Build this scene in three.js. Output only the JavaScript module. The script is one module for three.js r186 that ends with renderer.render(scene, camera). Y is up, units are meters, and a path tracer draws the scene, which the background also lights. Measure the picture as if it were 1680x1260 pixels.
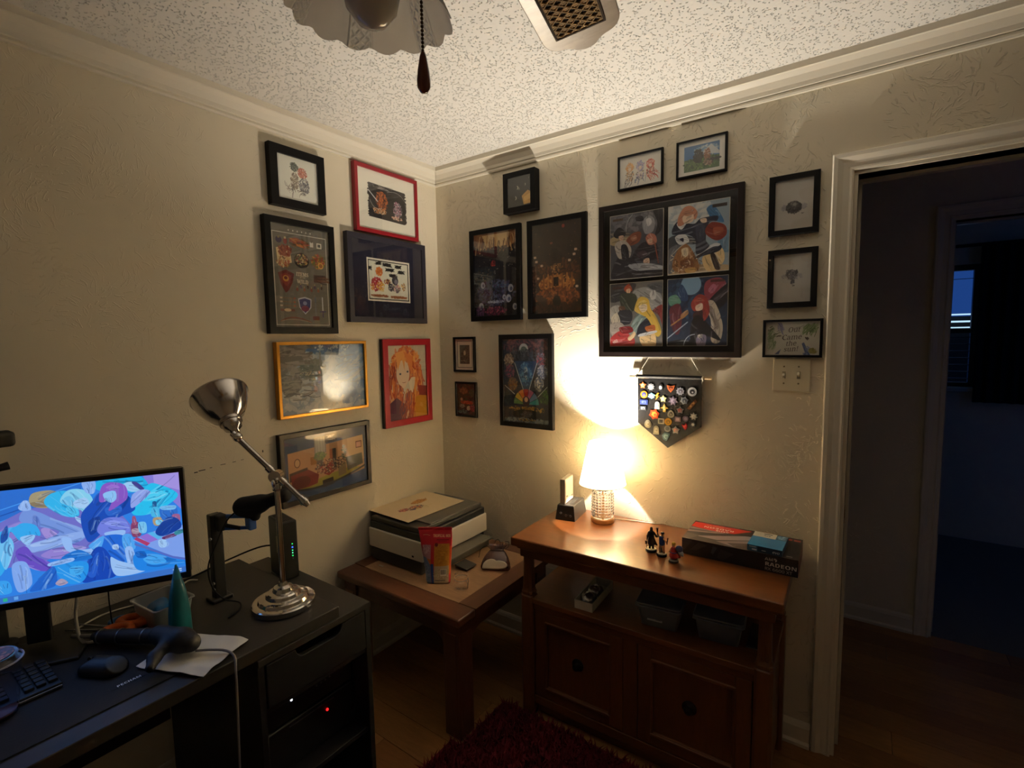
import * as THREE from 'three';
import { RoundedBoxGeometry } from 'three/addons/geometries/RoundedBoxGeometry.js';
import { mergeGeometries, toCreasedNormals } from 'three/addons/utils/BufferGeometryUtils.js';
import { RectAreaLightUniformsLib } from 'three/addons/lights/RectAreaLightUniformsLib.js';
import { Brush, Evaluator, SUBTRACTION } from 'three-bvh-csg';

/* ---------- camera, exposure ---------- */
const scene = new THREE.Scene();
scene.background = new THREE.Color(0x000000);
const camera = new THREE.PerspectiveCamera(75.03, 1680 / 1260, 0.02, 60);
camera.position.set(1.9168, 1.5208, 2.0284);
camera.rotation.order = 'YXZ';
camera.rotation.set(-0.08933, 0.61619, -0.01694);
scene.add(camera);
const renderer = new THREE.WebGLRenderer({ antialias: true });
renderer.toneMapping = THREE.LinearToneMapping;
renderer.toneMappingExposure = 1.0;
renderer.shadowMap.enabled = true;
RectAreaLightUniformsLib.init();
const LAMP_POWER = 5.7, LAMP_COLOR = [1.0, 0.91, 0.78];
const SCREEN_POWER = 1.0, WINDOW_POWER = 0.08;

/* ---------- helpers ---------- */
const V = (x, y, z) => new THREE.Vector3(x, y, z);
function rng(seed) { let a = seed >>> 0; return () => { a = (a + 0x6d2b79f5) | 0; let t = Math.imul(a ^ (a >>> 15), 1 | a); t = (t + Math.imul(t ^ (t >>> 7), 61 | t)) ^ t; return ((t ^ (t >>> 14)) >>> 0) / 4294967296; }; }
const taken = {};
function numbered(n) { const k = taken[n] = (taken[n] ?? -1) + 1; return k ? n + '_' + String(k).padStart(3, '0') : n; }
function shadows(m) { m.castShadow = true; m.receiveShadow = true; return m; }
function obj(name, geo, mat, parent) {
  const g = Array.isArray(geo) ? merge(geo) : geo;
  const m = shadows(new THREE.Mesh(g, mat));
  m.name = parent ? name : numbered(name);
  (parent || scene).add(m);
  return m;
}
function merge(list) {
  const gs = list.map((g) => { const q = g.index ? g.toNonIndexed() : g.clone(); for (const k of Object.keys(q.attributes)) if (!['position', 'normal', 'uv'].includes(k)) q.deleteAttribute(k);
    if (!q.attributes.normal) q.computeVertexNormals();
    if (!q.attributes.uv) q.setAttribute('uv', new THREE.BufferAttribute(new Float32Array(q.attributes.position.count * 2), 2)); return q; });
  return mergeGeometries(gs, false);
}
function thing(name, label, category, pos = [0, 0, 0], turn = 0, group) {
  const o = new THREE.Group(); o.name = numbered(name); scene.add(o);
  o.position.set(...pos); o.rotation.y = turn; o.userData = { label, category };
  if (group) o.userData.group = group;
  return o;
}
function tag(o, label, category, group) { o.userData = { label, category }; if (group) o.userData.group = group; return o; }
function setting(o, label, category) { o.userData = { label, category, kind: 'structure' }; return o; }
const box = (w, h, d, x = 0, y = 0, z = 0) => new THREE.BoxGeometry(w, h, d).translate(x, y, z);
const rbox = (w, h, d, r = 0.004, x = 0, y = 0, z = 0, s = 2) => new RoundedBoxGeometry(w, h, d, s, Math.min(r, w / 2.01, h / 2.01, d / 2.01)).translate(x, y, z);
const span = (x0, x1, y0, y1, z0, z1, r) => r ? rbox(x1 - x0, y1 - y0, z1 - z0, r, (x0 + x1) / 2, (y0 + y1) / 2, (z0 + z1) / 2) : box(x1 - x0, y1 - y0, z1 - z0, (x0 + x1) / 2, (y0 + y1) / 2, (z0 + z1) / 2);
const cyl = (r0, r1, h, x = 0, y = 0, z = 0, n = 32) => new THREE.CylinderGeometry(r1, r0, h, n).translate(x, y, z);
const lathe = (pts, n = 48) => new THREE.LatheGeometry(pts.map((p) => new THREE.Vector2(p[0], p[1])), n);
const tube = (pts, r, n = 40, m = 8) => new THREE.TubeGeometry(new THREE.CatmullRomCurve3(pts.map((p) => V(...p))), n, r, m, false);
function rod(a, b, r, r2 = r, n = 20) { const A = V(...a), B = V(...b), d = B.clone().sub(A), L = d.length(); const g = new THREE.CylinderGeometry(r2, r, L, n); g.applyQuaternion(new THREE.Quaternion().setFromUnitVectors(V(0, 1, 0), d.normalize())); g.translate((A.x + B.x) / 2, (A.y + B.y) / 2, (A.z + B.z) / 2); return g; }
function poly(pts) { const s = new THREE.Shape(); pts.forEach((p, i) => i ? s.lineTo(p[0], p[1]) : s.moveTo(p[0], p[1])); s.closePath(); return s; }
function rrect(x, y, w, h, r) { const s = new THREE.Shape(); s.moveTo(x + r, y); s.lineTo(x + w - r, y); s.quadraticCurveTo(x + w, y, x + w, y + r); s.lineTo(x + w, y + h - r); s.quadraticCurveTo(x + w, y + h, x + w - r, y + h); s.lineTo(x + r, y + h); s.quadraticCurveTo(x, y + h, x, y + h - r); s.lineTo(x, y + r); s.quadraticCurveTo(x, y, x + r, y); return s; }
const ext = (shape, depth, bevel = 0, seg = 2, curve = 12) => new THREE.ExtrudeGeometry(shape, { depth: depth - 2 * bevel, bevelEnabled: bevel > 0, bevelThickness: bevel, bevelSize: bevel, bevelOffset: -bevel, bevelSegments: seg, curveSegments: curve }).translate(0, 0, bevel);
// rings of equal count -> skin
function loft(rings, { closed = true, caps = false } = {}) {
  const n = rings[0].length, pos = [], uv = [], idx = [];
  rings.forEach((R, i) => R.forEach((p, j) => { pos.push(p[0], p[1], p[2]); uv.push(j / (closed ? n : n - 1), i / (rings.length - 1)); }));
  for (let i = 0; i + 1 < rings.length; i++) for (let j = 0; j < (closed ? n : n - 1); j++) { const a = i * n + j, b = i * n + (j + 1) % n, c = a + n, d = b + n; idx.push(a, b, d, a, d, c); }
  if (caps) for (const [k, flip] of [[0, true], [rings.length - 1, false]]) { const R = rings[k], c = pos.length / 3, m = [0, 0, 0]; R.forEach((p) => { for (let q = 0; q < 3; q++) m[q] += p[q] / n; }); pos.push(...m); uv.push(.5, .5); for (let j = 0; j < n; j++) { const a = k * n + j, b = k * n + (j + 1) % n; flip ? idx.push(c, b, a) : idx.push(c, a, b); } }
  const g = new THREE.BufferGeometry(); g.setAttribute('position', new THREE.Float32BufferAttribute(pos, 3)); g.setAttribute('uv', new THREE.Float32BufferAttribute(uv, 2)); g.setIndex(idx); g.computeVertexNormals(); return g;
}
// straight moulding: profile [[out, up]...] carried from one end to the other; at() gives the point for a profile point at either end
function moulding(profile, at0, at1) { const g = loft([[...profile].map((p) => at0(p)), [...profile].map((p) => at1(p))], { caps: true }).toNonIndexed(); g.computeVertexNormals(); return uvm(g); }
// uv in metres by dominant normal
function uvm(g, swap = false) {
  g = g.index ? g.toNonIndexed() : g; const p = g.attributes.position, n = g.attributes.normal, uv = new Float32Array(p.count * 2);
  for (let t = 0; t < p.count; t += 3) { let nx = 0, ny = 0, nz = 0; for (let k = t; k < t + 3; k++) { nx += Math.abs(n.getX(k)); ny += Math.abs(n.getY(k)); nz += Math.abs(n.getZ(k)); }
    for (let k = t; k < t + 3; k++) { let u, v; if (nx >= ny && nx >= nz) { u = p.getZ(k); v = p.getY(k); } else if (ny >= nz) { u = p.getX(k); v = p.getZ(k); } else { u = p.getX(k); v = p.getY(k); } uv[2 * k] = swap ? v : u; uv[2 * k + 1] = swap ? u : v; } }
  g.setAttribute('uv', new THREE.BufferAttribute(uv, 2)); return g;
}
// surface nets of a signed distance field
function blob(f, lo, hi, cell) {
  const n = [0, 1, 2].map((k) => Math.ceil((hi[k] - lo[k]) / cell) + 2), N = (i, j, k) => (k * n[1] + j) * n[0] + i;
  const val = new Float32Array(n[0] * n[1] * n[2]);
  for (let k = 0; k < n[2]; k++) for (let j = 0; j < n[1]; j++) for (let i = 0; i < n[0]; i++) val[N(i, j, k)] = f(lo[0] + (i - .5) * cell, lo[1] + (j - .5) * cell, lo[2] + (k - .5) * cell);
  const id = new Int32Array(val.length).fill(-1), pos = [], idx = [];
  for (let k = 0; k + 1 < n[2]; k++) for (let j = 0; j + 1 < n[1]; j++) for (let i = 0; i + 1 < n[0]; i++) {
    let s = [0, 0, 0], c = 0; const v = (a, b, d) => val[N(i + a, j + b, k + d)];
    for (let e = 0; e < 3; e++) for (let q = 0; q < 4; q++) { const A = [0, 0, 0]; A[(e + 1) % 3] = q & 1; A[(e + 2) % 3] = q >> 1; const B = A.slice(); B[e] = 1; const va = v(...A), vb = v(...B); if ((va < 0) !== (vb < 0)) { const t = va / (va - vb); for (let m = 0; m < 3; m++) s[m] += A[m] + (B[m] - A[m]) * t; c++; } }
    if (c) { id[N(i, j, k)] = pos.length / 3; pos.push(lo[0] + (i - .5 + s[0] / c) * cell, lo[1] + (j - .5 + s[1] / c) * cell, lo[2] + (k - .5 + s[2] / c) * cell); }
  }
  for (let k = 1; k + 1 < n[2]; k++) for (let j = 1; j + 1 < n[1]; j++) for (let i = 1; i + 1 < n[0]; i++) for (let e = 0; e < 3; e++) {
    const d = [0, 0, 0]; d[e] = 1; const a = val[N(i, j, k)], b = val[N(i + d[0], j + d[1], k + d[2])]; if ((a < 0) === (b < 0)) continue;
    const u = [0, 0, 0], w = [0, 0, 0]; u[(e + 1) % 3] = 1; w[(e + 2) % 3] = 1; const q = (x, y) => id[N(i - x * u[0] - y * w[0], j - x * u[1] - y * w[1], k - x * u[2] - y * w[2])];
    const A = q(0, 0), B = q(1, 0), C = q(1, 1), D = q(0, 1); if (Math.min(A, B, C, D) < 0) continue; a < 0 ? idx.push(A, B, C, A, C, D) : idx.push(A, C, B, A, D, C);
  }
  const g = new THREE.BufferGeometry(); g.setAttribute('position', new THREE.Float32BufferAttribute(pos, 3)); g.setIndex(idx); g.computeVertexNormals(); return g;
}
const smin = (a, b, k) => { const h = Math.max(0, Math.min(1, .5 + .5 * (b - a) / k)); return b + (a - b) * h - k * h * (1 - h); };
function cap(p, a, b, ra, rb) { const x = b[0] - a[0], y = b[1] - a[1], z = b[2] - a[2], px = p[0] - a[0], py = p[1] - a[1], pz = p[2] - a[2]; const t = Math.max(0, Math.min(1, (px * x + py * y + pz * z) / (x * x + y * y + z * z + 1e-12))); return Math.hypot(px - x * t, py - y * t, pz - z * t) - (ra + (rb - ra) * t); }
const bones = (list, k) => (x, y, z) => { let d = 1e3; for (const [a, b, ra, rb] of list) d = smin(d, cap([x, y, z], a, b, ra, rb ?? ra), k); return d; };

/* ---------- textures ---------- */
function paint(w, h, draw) { const c = document.createElement('canvas'); c.width = w; c.height = h; draw(c.getContext('2d'), w, h); const t = new THREE.CanvasTexture(c); t.colorSpace = THREE.SRGBColorSpace; t.anisotropy = 8; return t; }
function field(n, f, wrapM) { // greyscale height/tint map
  const d = new Uint8Array(n * n * 4); for (let y = 0; y < n; y++) for (let x = 0; x < n; x++) { const v = Math.max(0, Math.min(255, f(x / n, y / n) * 255)) | 0, o = 4 * (y * n + x); d[o] = d[o + 1] = d[o + 2] = v; d[o + 3] = 255; }
  const t = new THREE.DataTexture(d, n, n); t.wrapS = t.wrapT = THREE.RepeatWrapping; t.magFilter = THREE.LinearFilter; t.minFilter = THREE.LinearFilter; t.repeat.set(1 / wrapM, 1 / wrapM); t.needsUpdate = true; return t;
}
function noiseGrid(seed, n) { const r = rng(seed), a = new Float32Array(n * n); for (let i = 0; i < a.length; i++) a[i] = r(); return (u, v) => { let x = ((u % 1) + 1) % 1 * n, y = ((v % 1) + 1) % 1 * n, i = x | 0, j = y | 0, s = x - i, t = y - j; s = s * s * (3 - 2 * s); t = t * t * (3 - 2 * t); i %= n; j %= n; const i1 = (i + 1) % n, j1 = (j + 1) % n; return (a[j * n + i] * (1 - s) + a[j * n + i1] * s) * (1 - t) + (a[j1 * n + i] * (1 - s) + a[j1 * n + i1] * s) * t; }; }
const clamp01 = (x) => Math.max(0, Math.min(1, x));
const sstep = (a, b, x) => { const t = clamp01((x - a) / (b - a)); return t * t * (3 - 2 * t); };
// skip-trowel plaster
const wallBump = (() => { const N = 2048, dir = noiseGrid(1, 7), dens = noiseGrid(2, 6); const T = paint(N, N, (c) => { const r = rng(19); c.fillStyle = '#505050'; c.fillRect(0, 0, N, N); c.lineCap = 'round';
    for (let i = 0; i < 26000; i++) { const x = r() * N, y = r() * N, q = 1 + r() * 3, g = 60 + r() * 50 | 0; c.fillStyle = `rgba(${g},${g},${g},.5)`; c.beginPath(); c.ellipse(x, y, q, q * .8, 0, 0, 7); c.fill(); }
    for (let i = 0; i < 7000; i++) { const x = r() * N, y = r() * N; if (dens(x / N, y / N) < .25 + .5 * r()) continue; const a = dir(x / N, y / N) * 9 + (r() - .5) * 1.1, L = 10 + r() * 34, k = (r() - .5) * 16, g = 110 + r() * 110 | 0; c.strokeStyle = `rgb(${g},${g},${g})`; c.lineWidth = 2 + r() * 4; for (const dx of [0, -N, N]) for (const dy of [0, -N, N]) { if (x + dx < -60 || x + dx > N + 60 || y + dy < -60 || y + dy > N + 60) continue; c.beginPath(); c.moveTo(x + dx, y + dy); c.quadraticCurveTo(x + dx + Math.cos(a) * L / 2 - Math.sin(a) * k, y + dy + Math.sin(a) * L / 2 + Math.cos(a) * k, x + dx + Math.cos(a) * L, y + dy + Math.sin(a) * L); c.stroke(); } } });
  T.colorSpace = THREE.NoColorSpace; T.wrapS = T.wrapT = THREE.RepeatWrapping; T.repeat.set(1 / 1.25, 1 / 1.25); return T; })();
const wallTint = (() => { const a = noiseGrid(21, 6), b = noiseGrid(22, 60); return field(256, (u, v) => .93 + .05 * a(u, v) + .02 * b(u, v), 2.3); })();
// acoustic ceiling: pits in a rough coat
const ceilingBump = (() => { const S = 2048, T = paint(S, S, (c) => { const r = rng(77); c.fillStyle = '#e6e6e6'; c.fillRect(0, 0, S, S);
    for (let i = 0; i < 9000; i++) { const x = r() * S, y = r() * S, q = 3 + r() * 9, g = 222 + r() * 16 | 0; c.fillStyle = `rgba(${g},${g},${g},.5)`; for (const dx of [0, -S, S]) { c.beginPath(); c.ellipse(x + dx, y, q, q * (.5 + r() * .5), r() * 3, 0, 7); c.fill(); } }
    c.lineCap = 'round';
    for (let i = 0; i < 9500; i++) { const x = r() * S, y = r() * S, a = r() * 6.3, L = 1.5 + r() * r() * 8, k = (r() - .5) * 6, g = r() * 110 | 0; c.strokeStyle = `rgb(${g},${g},${g})`; c.lineWidth = 2 + r() * 2.4; for (const dx of [0, -S, S]) for (const dy of [0, -S, S]) { if (x + dx < -40 || x + dx > S + 40 || y + dy < -40 || y + dy > S + 40) continue; c.beginPath(); c.moveTo(x + dx, y + dy); c.quadraticCurveTo(x + dx + Math.cos(a) * L / 2 - Math.sin(a) * k, y + dy + Math.sin(a) * L / 2 + Math.cos(a) * k, x + dx + Math.cos(a) * L, y + dy + Math.sin(a) * L); c.stroke(); } } });
  T.colorSpace = THREE.NoColorSpace; T.wrapS = T.wrapT = THREE.RepeatWrapping; T.repeat.set(1 / 1.15, 1 / 1.15); return T; })();
const grain = (() => { const a = noiseGrid(31, 64), b = noiseGrid(32, 9), c = noiseGrid(33, 200); return field(512, (u, v) => { const w = v + .02 * b(u * 1, v); const s = a(u * .12, w) * .5 + c(u * .2, w) * .35 + b(u * .3, w) * .35; return .62 + .36 * clamp01(s); }, .5); })();
const fabricBump = (() => { const a = noiseGrid(41, 256), b = noiseGrid(42, 30); return field(512, (u, v) => .5 * a(u, v) + .5 * b(u, v), .12); })();

/* ---------- materials ---------- */
const S = (color, roughness = .6, o = {}) => new THREE.MeshStandardMaterial({ color, roughness, ...o });
const P = (color, roughness = .6, o = {}) => new THREE.MeshPhysicalMaterial({ color, roughness, ...o });
const M = {
  wall: S(0xe4dac3, .75, { bumpMap: wallBump, bumpScale: .0038, map: wallTint }),
  wallSmooth: S(0xe4dac3, .75, { bumpMap: wallBump, bumpScale: .0016, map: wallTint }),
  ceiling: S(0xe0dcd4, .9, { bumpMap: ceilingBump, bumpScale: .010 }),
  trim: S(0xe0d8c6, .38),
  hallWall: S(0xe4dac3, .8, { bumpMap: wallBump, bumpScale: .002 }),
  floorA: S(0xad7a46, .42, { map: grain }), floorB: S(0xa06d3d, .42, { map: grain }), floorC: S(0xb88349, .42, { map: grain }),
  sub: S(0x1a120c, .9),
  black: P(0x060506, .5, { specularIntensity: .35 }), blackMatte: S(0x0b0b0c, .75), darkBrown: P(0x1c1412, .45, { specularIntensity: .4 }), navy: S(0x1d1b2c, .55), navySuede: S(0x232236, .95, { bumpMap: fabricBump, bumpScale: .0006 }),
  redFrame: S(0x8e1220, .35), gold: S(0xc98f2e, .32, { metalness: .55 }), darkSide: S(0x15100f, .6),
  mat: S(0xece6d6, .9), blackMat: P(0x080708, .95, { specularIntensity: .2 }), card: S(0xe9e2d2, .85), backing: S(0x4a3a2a, .9),
  glass: P(0xffffff, .02, { transmission: 1, thickness: 0, ior: 1.5 }),
  chrome: S(0xcfcac4, .14, { metalness: 1 }), nickel: S(0xb9b2aa, .26, { metalness: 1 }), brass: S(0xb98a3e, .3, { metalness: 1 }), steel: S(0x8b8b8e, .35, { metalness: 1 }),
  oak: P(0x75431e, .3, { map: grain, clearcoat: .5, clearcoatRoughness: .16 }), oakSatin: P(0x75431e, .42, { map: grain, clearcoat: .25, clearcoatRoughness: .3 }),
  table: P(0x6c4029, .4, { map: grain, clearcoat: .3, clearcoatRoughness: .3 }), tableInlay: P(0xb08a66, .5, { map: grain }),
  deskTop: S(0x2a2622, .55, { map: grain }), deskBlack: S(0x131315, .5),
  plasticBlack: S(0x101012, .45), plasticDark: S(0x2d2c2b, .5), plasticGrey: S(0x55524d, .5), plasticWhite: S(0xded8cb, .45), rubber: S(0x0c0c0d, .85),
  paper: S(0xe8e2d4, .9), ivory: S(0xe6dcc0, .4), cord: S(0xd8cfb8, .8), dowel: S(0xd9b987, .6),
};
const dim = (hex, k) => new THREE.Color(hex).multiplyScalar(k);

/* ---------- the room shell ---------- */
const H = 2.42, XR = 3.3, ZR = 3.4, D0 = 1.876, D1 = 2.64, DH = 2.035;
setting(obj('wall_left', uvm(span(-.12, 0, 0, H, -.12, ZR)), M.wallSmooth), 'beige skip-trowel plaster wall behind the desk', 'wall');
{ const s = poly([[0, 0], [D0, 0], [D0, DH], [D1, DH], [D1, 0], [XR, 0], [XR, H], [0, H]]);
  setting(obj('wall_back', uvm(new THREE.ExtrudeGeometry(s, { depth: .12, bevelEnabled: false }).translate(0, 0, -.12)), M.wall), 'beige skip-trowel plaster wall with the doorway', 'wall'); }
setting(obj('wall_right', uvm(span(XR, XR + .12, 0, H, -.12, ZR)), M.wall), 'beige plaster wall on the doorway side', 'wall');
setting(obj('wall_front', uvm(span(-.12, XR + .12, 0, H, ZR, ZR + .12)), M.wall), 'beige plaster wall opposite the doorway', 'wall');
setting(obj('ceiling', uvm(span(-.12, XR + .12, H, H + .1, -.12, ZR + .12)), M.ceiling), 'white acoustic ceiling with small dark pits', 'ceiling');
for (const [z0, y0, len, h] of [[1.262, 1.071, .012, .0035], [1.242, 1.074, .022, .003], [1.212, 1.077, .008, .002], [1.17, 1.08, .018, .002], [1.13, 1.081, .012, .0018], [1.1, 1.083, .01, .0015], [1.02, 1.1, .004, .009], [1.05, 1.106, .006, .003]])
  obj('scuff', box(.0006, h, len, .0003, y0, z0), M.darkSide, scene.getObjectByName('wall_left'));

function plankFloor(name, label, x0, x1, z0, z1, mats, seed, baseMat) {
  const g = new THREE.Group(); g.name = name; scene.add(g); setting(g, label, 'floor');
  obj('subfloor', uvm(span(x0, x1, -.1, -.012, z0, z1)), baseMat, g);
  const W = .127, L = .92, r = rng(seed), geos = {};
  const get = (l, w) => geos[l.toFixed(3) + w.toFixed(3)] ??= uvm(rbox(l - .0016, .012, w - .0016, .0012, 0, 0, 0, 1));
  for (let z = z1; z > z0 + .02; z -= W) { const w = Math.min(W, z - z0); let x = x0, first = (1 + (r() * 4 | 0)) * .23;
    while (x < x1 - .02) { const l = Math.min(first || L, x1 - x); first = 0; const p = obj('plank', get(l, w), mats[r() * mats.length | 0], g); p.position.set(x + l / 2, -.006, z - w / 2); x += l; } }
}
plankFloor('floor', 'honey brown wooden plank floor of the room', 0, XR, 0, ZR, [M.floorA, M.floorB, M.floorC], 5, M.sub);
plankFloor('hall_floor', 'brown wooden plank floor of the hallway', .9, 3.7, -1.13, 0, [M.floorA, M.floorB, M.floorC], 6, M.sub);

const crown = [[0, 2.335], [.010, 2.335], [.013, 2.341], [.010, 2.350], [.015, 2.353], [.017, 2.366], [.028, 2.386], [.042, 2.398], [.048, 2.400], [.048, 2.42], [0, 2.42]];
setting(obj('trim_1', moulding(crown, (p) => [p[0], p[1], p[0]], (p) => [p[0], p[1], ZR - p[0]]), M.trim), 'cream crown moulding along the wall behind the desk', 'moulding');
setting(obj('trim_2', moulding(crown, (p) => [XR - p[0], p[1], p[0]], (p) => [p[0], p[1], p[0]]), M.trim), 'cream crown moulding along the doorway wall', 'moulding');
setting(obj('trim_3', moulding(crown, (p) => [XR - p[0], p[1], ZR - p[0]], (p) => [XR - p[0], p[1], p[0]]), M.trim), 'cream crown moulding along the doorway side wall', 'moulding');
setting(obj('trim_4', moulding(crown, (p) => [p[0], p[1], ZR - p[0]], (p) => [XR - p[0], p[1], ZR - p[0]]), M.trim), 'cream crown moulding along the wall opposite the doorway', 'moulding');
const baseP = [[0, 0], [.022, 0], [.022, .012], [.014, .02], [.013, .07], [.009, .082], [.004, .09], [0, .09]];
setting(obj('baseboard_left', moulding(baseP, (p) => [p[0], p[1], p[0]], (p) => [p[0], p[1], ZR - p[0]]), M.trim), 'cream baseboard under the wall behind the desk', 'baseboard');
setting(obj('baseboard_back', moulding(baseP, (p) => [D0 - .075, p[1], p[0]], (p) => [p[0], p[1], p[0]]), M.trim), 'cream baseboard between corner and doorway', 'baseboard');
setting(obj('baseboard_right', moulding(baseP, (p) => [XR - p[0], p[1], ZR - p[0]], (p) => [XR - p[0], p[1], p[0]]), M.trim), 'cream baseboard on the doorway side wall', 'baseboard');
setting(obj('baseboard_front', moulding(baseP, (p) => [p[0], p[1], ZR - p[0]], (p) => [XR - p[0], p[1], ZR - p[0]]), M.trim), 'cream baseboard opposite the doorway', 'baseboard');

// door surround: casing profile [across from the opening, out of the wall]
const casP = [[0, 0], [0, .012], [.006, .014], [.012, .011], [.03, .013], [.045, .019], [.056, .020], [.0605, .015], [.0605, 0]];
function doorFrame(name, label, x0, x1, top, zf, zb, revealJamb) {
  const g = new THREE.Group(); g.name = name; scene.add(g); setting(g, label, 'door frame');
  const L0 = x0 - .012, R0 = x1 + .012, T = top + .012;
  for (const [z, s] of [[zf, 1], [zb, -1]]) {
    obj('casing', moulding(casP, (p) => [L0 - p[0], 0, z + s * p[1]], (p) => [L0 - p[0], T + p[0], z + s * p[1]]), M.trim, g);
    obj('casing', moulding(casP, (p) => [L0 - p[0], T + p[0], z + s * p[1]], (p) => [R0 + p[0], T + p[0], z + s * p[1]]), M.trim, g);
    obj('casing', moulding(casP, (p) => [R0 + p[0], T + p[0], z + s * p[1]], (p) => [R0 + p[0], 0, z + s * p[1]]), M.trim, g);
  }
  obj('jamb', span(x0 - .018, x0, 0, top, zb - .002, zf + .002, .002), M.trim, g);
  obj('jamb', span(x1, x1 + .018, 0, top, zb - .002, zf + .002, .002), M.trim, g);
  obj('jamb', span(x0 - .018, x1 + .018, top, top + .018, zb - .002, zf + .002, .002), M.trim, g);
  const zs = (zf + zb) / 2 - .02;
  obj('door_stop', [span(x0, x0 + .01, 0, top, zs - .02, zs + .012), span(x0 + .01, x1 - .01, top - .01, top, zs - .02, zs + .012), span(x1 - .01, x1, 0, top, zs - .02, zs + .012)], M.trim, g);
  if (revealJamb) { const s = obj('strike_plate', [span(x0, x0 + .0015, .86, .918, -.052, -.026)], M.brass, g); obj('latch_hole', span(x0 + .0012, x0 + .002, .874, .904, -.045, -.033), M.blackMatte, s); }
  return g;
}
doorFrame('door_1', 'cream moulded door casing beside the light switch', D0, D1, DH, 0, -.12, true);

// hallway and the dark room beyond it
const HB = -1.11, E0 = 2.236, E1 = 3.0;
{ const s = poly([[.9, 0], [E0, 0], [E0, DH], [E1, DH], [E1, 0], [3.7, 0], [3.7, H], [.9, H]]);
  setting(obj('wall_hall', uvm(new THREE.ExtrudeGeometry(s, { depth: .11, bevelEnabled: false }).translate(0, 0, HB - .11)), M.hallWall), 'dim hallway wall seen through the doorway', 'wall'); }
setting(obj('wall_hall_end_left', uvm(span(.8, .9, 0, H, HB - .11, -.12)), M.hallWall), 'dim end wall of the hallway', 'wall');
setting(obj('wall_hall_end_right', uvm(span(3.7, 3.8, 0, H, HB - .11, -.12)), M.hallWall), 'dim far end wall of the hallway', 'wall');
setting(obj('ceiling_hall', span(.8, 3.8, H, H + .1, -3.1, -.12), M.hallWall), 'ceiling over the hallway and dark room', 'ceiling');
setting(obj('baseboard_hall', moulding(baseP, (p) => [E0 - .074, p[1], HB + p[0]], (p) => [.9, p[1], HB + p[0]]), M.trim), 'pale baseboard in the hallway', 'baseboard');
doorFrame('door_2', 'dim door casing across the hallway', E0, E1, DH, HB, HB - .11, false);
const carpet = S(0x8d8880, .95, { bumpMap: fabricBump, bumpScale: .003 });
setting(obj('floor_far', uvm(span(1.3, 4.2, -.1, 0, -2.92, -1.13)), carpet), 'grey carpet in the dark room', 'floor');
setting(obj('wall_far_left', uvm(span(1.2, 1.3, 0, H, -2.92, HB - .11)), M.hallWall), 'left wall of the dark room', 'wall');
setting(obj('wall_far_right', uvm(span(4.2, 4.3, 0, H, -2.92, HB - .11)), M.hallWall), 'right wall of the dark room', 'wall');
{ const s = poly([[1.3, 0], [4.2, 0], [4.2, H], [1.3, H]]); s.holes.push(new THREE.Path([new THREE.Vector2(2.2, 1.12), new THREE.Vector2(2.56, 1.12), new THREE.Vector2(2.56, 2.0), new THREE.Vector2(2.2, 2.0)]));
  setting(obj('wall_far', uvm(new THREE.ExtrudeGeometry(s, { depth: .12, bevelEnabled: false }).translate(0, 0, -2.92)), M.hallWall), 'back wall of the dark room with a night window', 'wall'); }
{ const g = new THREE.Group(); g.name = 'window_1'; scene.add(g); setting(g, 'night window with blue light in the dark room', 'window');
  const wf = S(0x55534f, .5), slat = S(0x6d6f74, .5);
  obj('window_frame', [span(2.2, 2.23, 1.12, 2, -2.90, -2.85), span(2.53, 2.56, 1.12, 2, -2.90, -2.85), span(2.23, 2.53, 1.12, 1.15, -2.90, -2.85), span(2.23, 2.53, 1.96, 2, -2.90, -2.85), span(2.23, 2.53, 1.51, 1.54, -2.90, -2.855)], wf, g);
  obj('pane', span(2.23, 2.53, 1.54, 1.96, -2.878, -2.874), M.glass, g);
  obj('pane', span(2.23, 2.53, 1.15, 1.51, -2.878, -2.874), M.glass, g);
  obj('window_sill', span(2.15, 2.6, 1.09, 1.12, -2.84, -2.76, .004), M.trim, g);
  for (const y of [1.48, 1.43, 1.38, 1.33, 1.28, 1.23, 1.18]) obj('blind_slat', rbox(.3, .006, .028, .002, 2.38, y, -2.838), slat, g);
  for (const y of [1.9]) obj('muntin', span(2.23, 2.53, y, y + .004, -2.882, -2.878), wf, g);
  obj('cord', rod([2.40, 1.2, -2.83], [2.40, 1.48, -2.83], .002), slat, g);
}
{ const n = 26, rows = []; for (const y of [1.02, 1.5, 2.12]) { const R = []; for (let i = 0; i <= n; i++) R.push([2.545 + i * .017, y, -2.74 + .016 * Math.sin(i * 1.7)]); rows.push(R); }
  const c = thing('curtain', 'dark curtain hanging beside the night window', 'curtain', [0, 0, 0]);
  obj('drape', loft([...rows[0].map((_, i) => rows.map((r) => r[i]))], { closed: false }), P(0x14141c, .9, { side: THREE.DoubleSide }), c);
  obj('curtain_rod', rod([2.1, 2.12, -2.74], [3.02, 2.12, -2.74], .012), M.blackMatte, c); }
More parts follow.
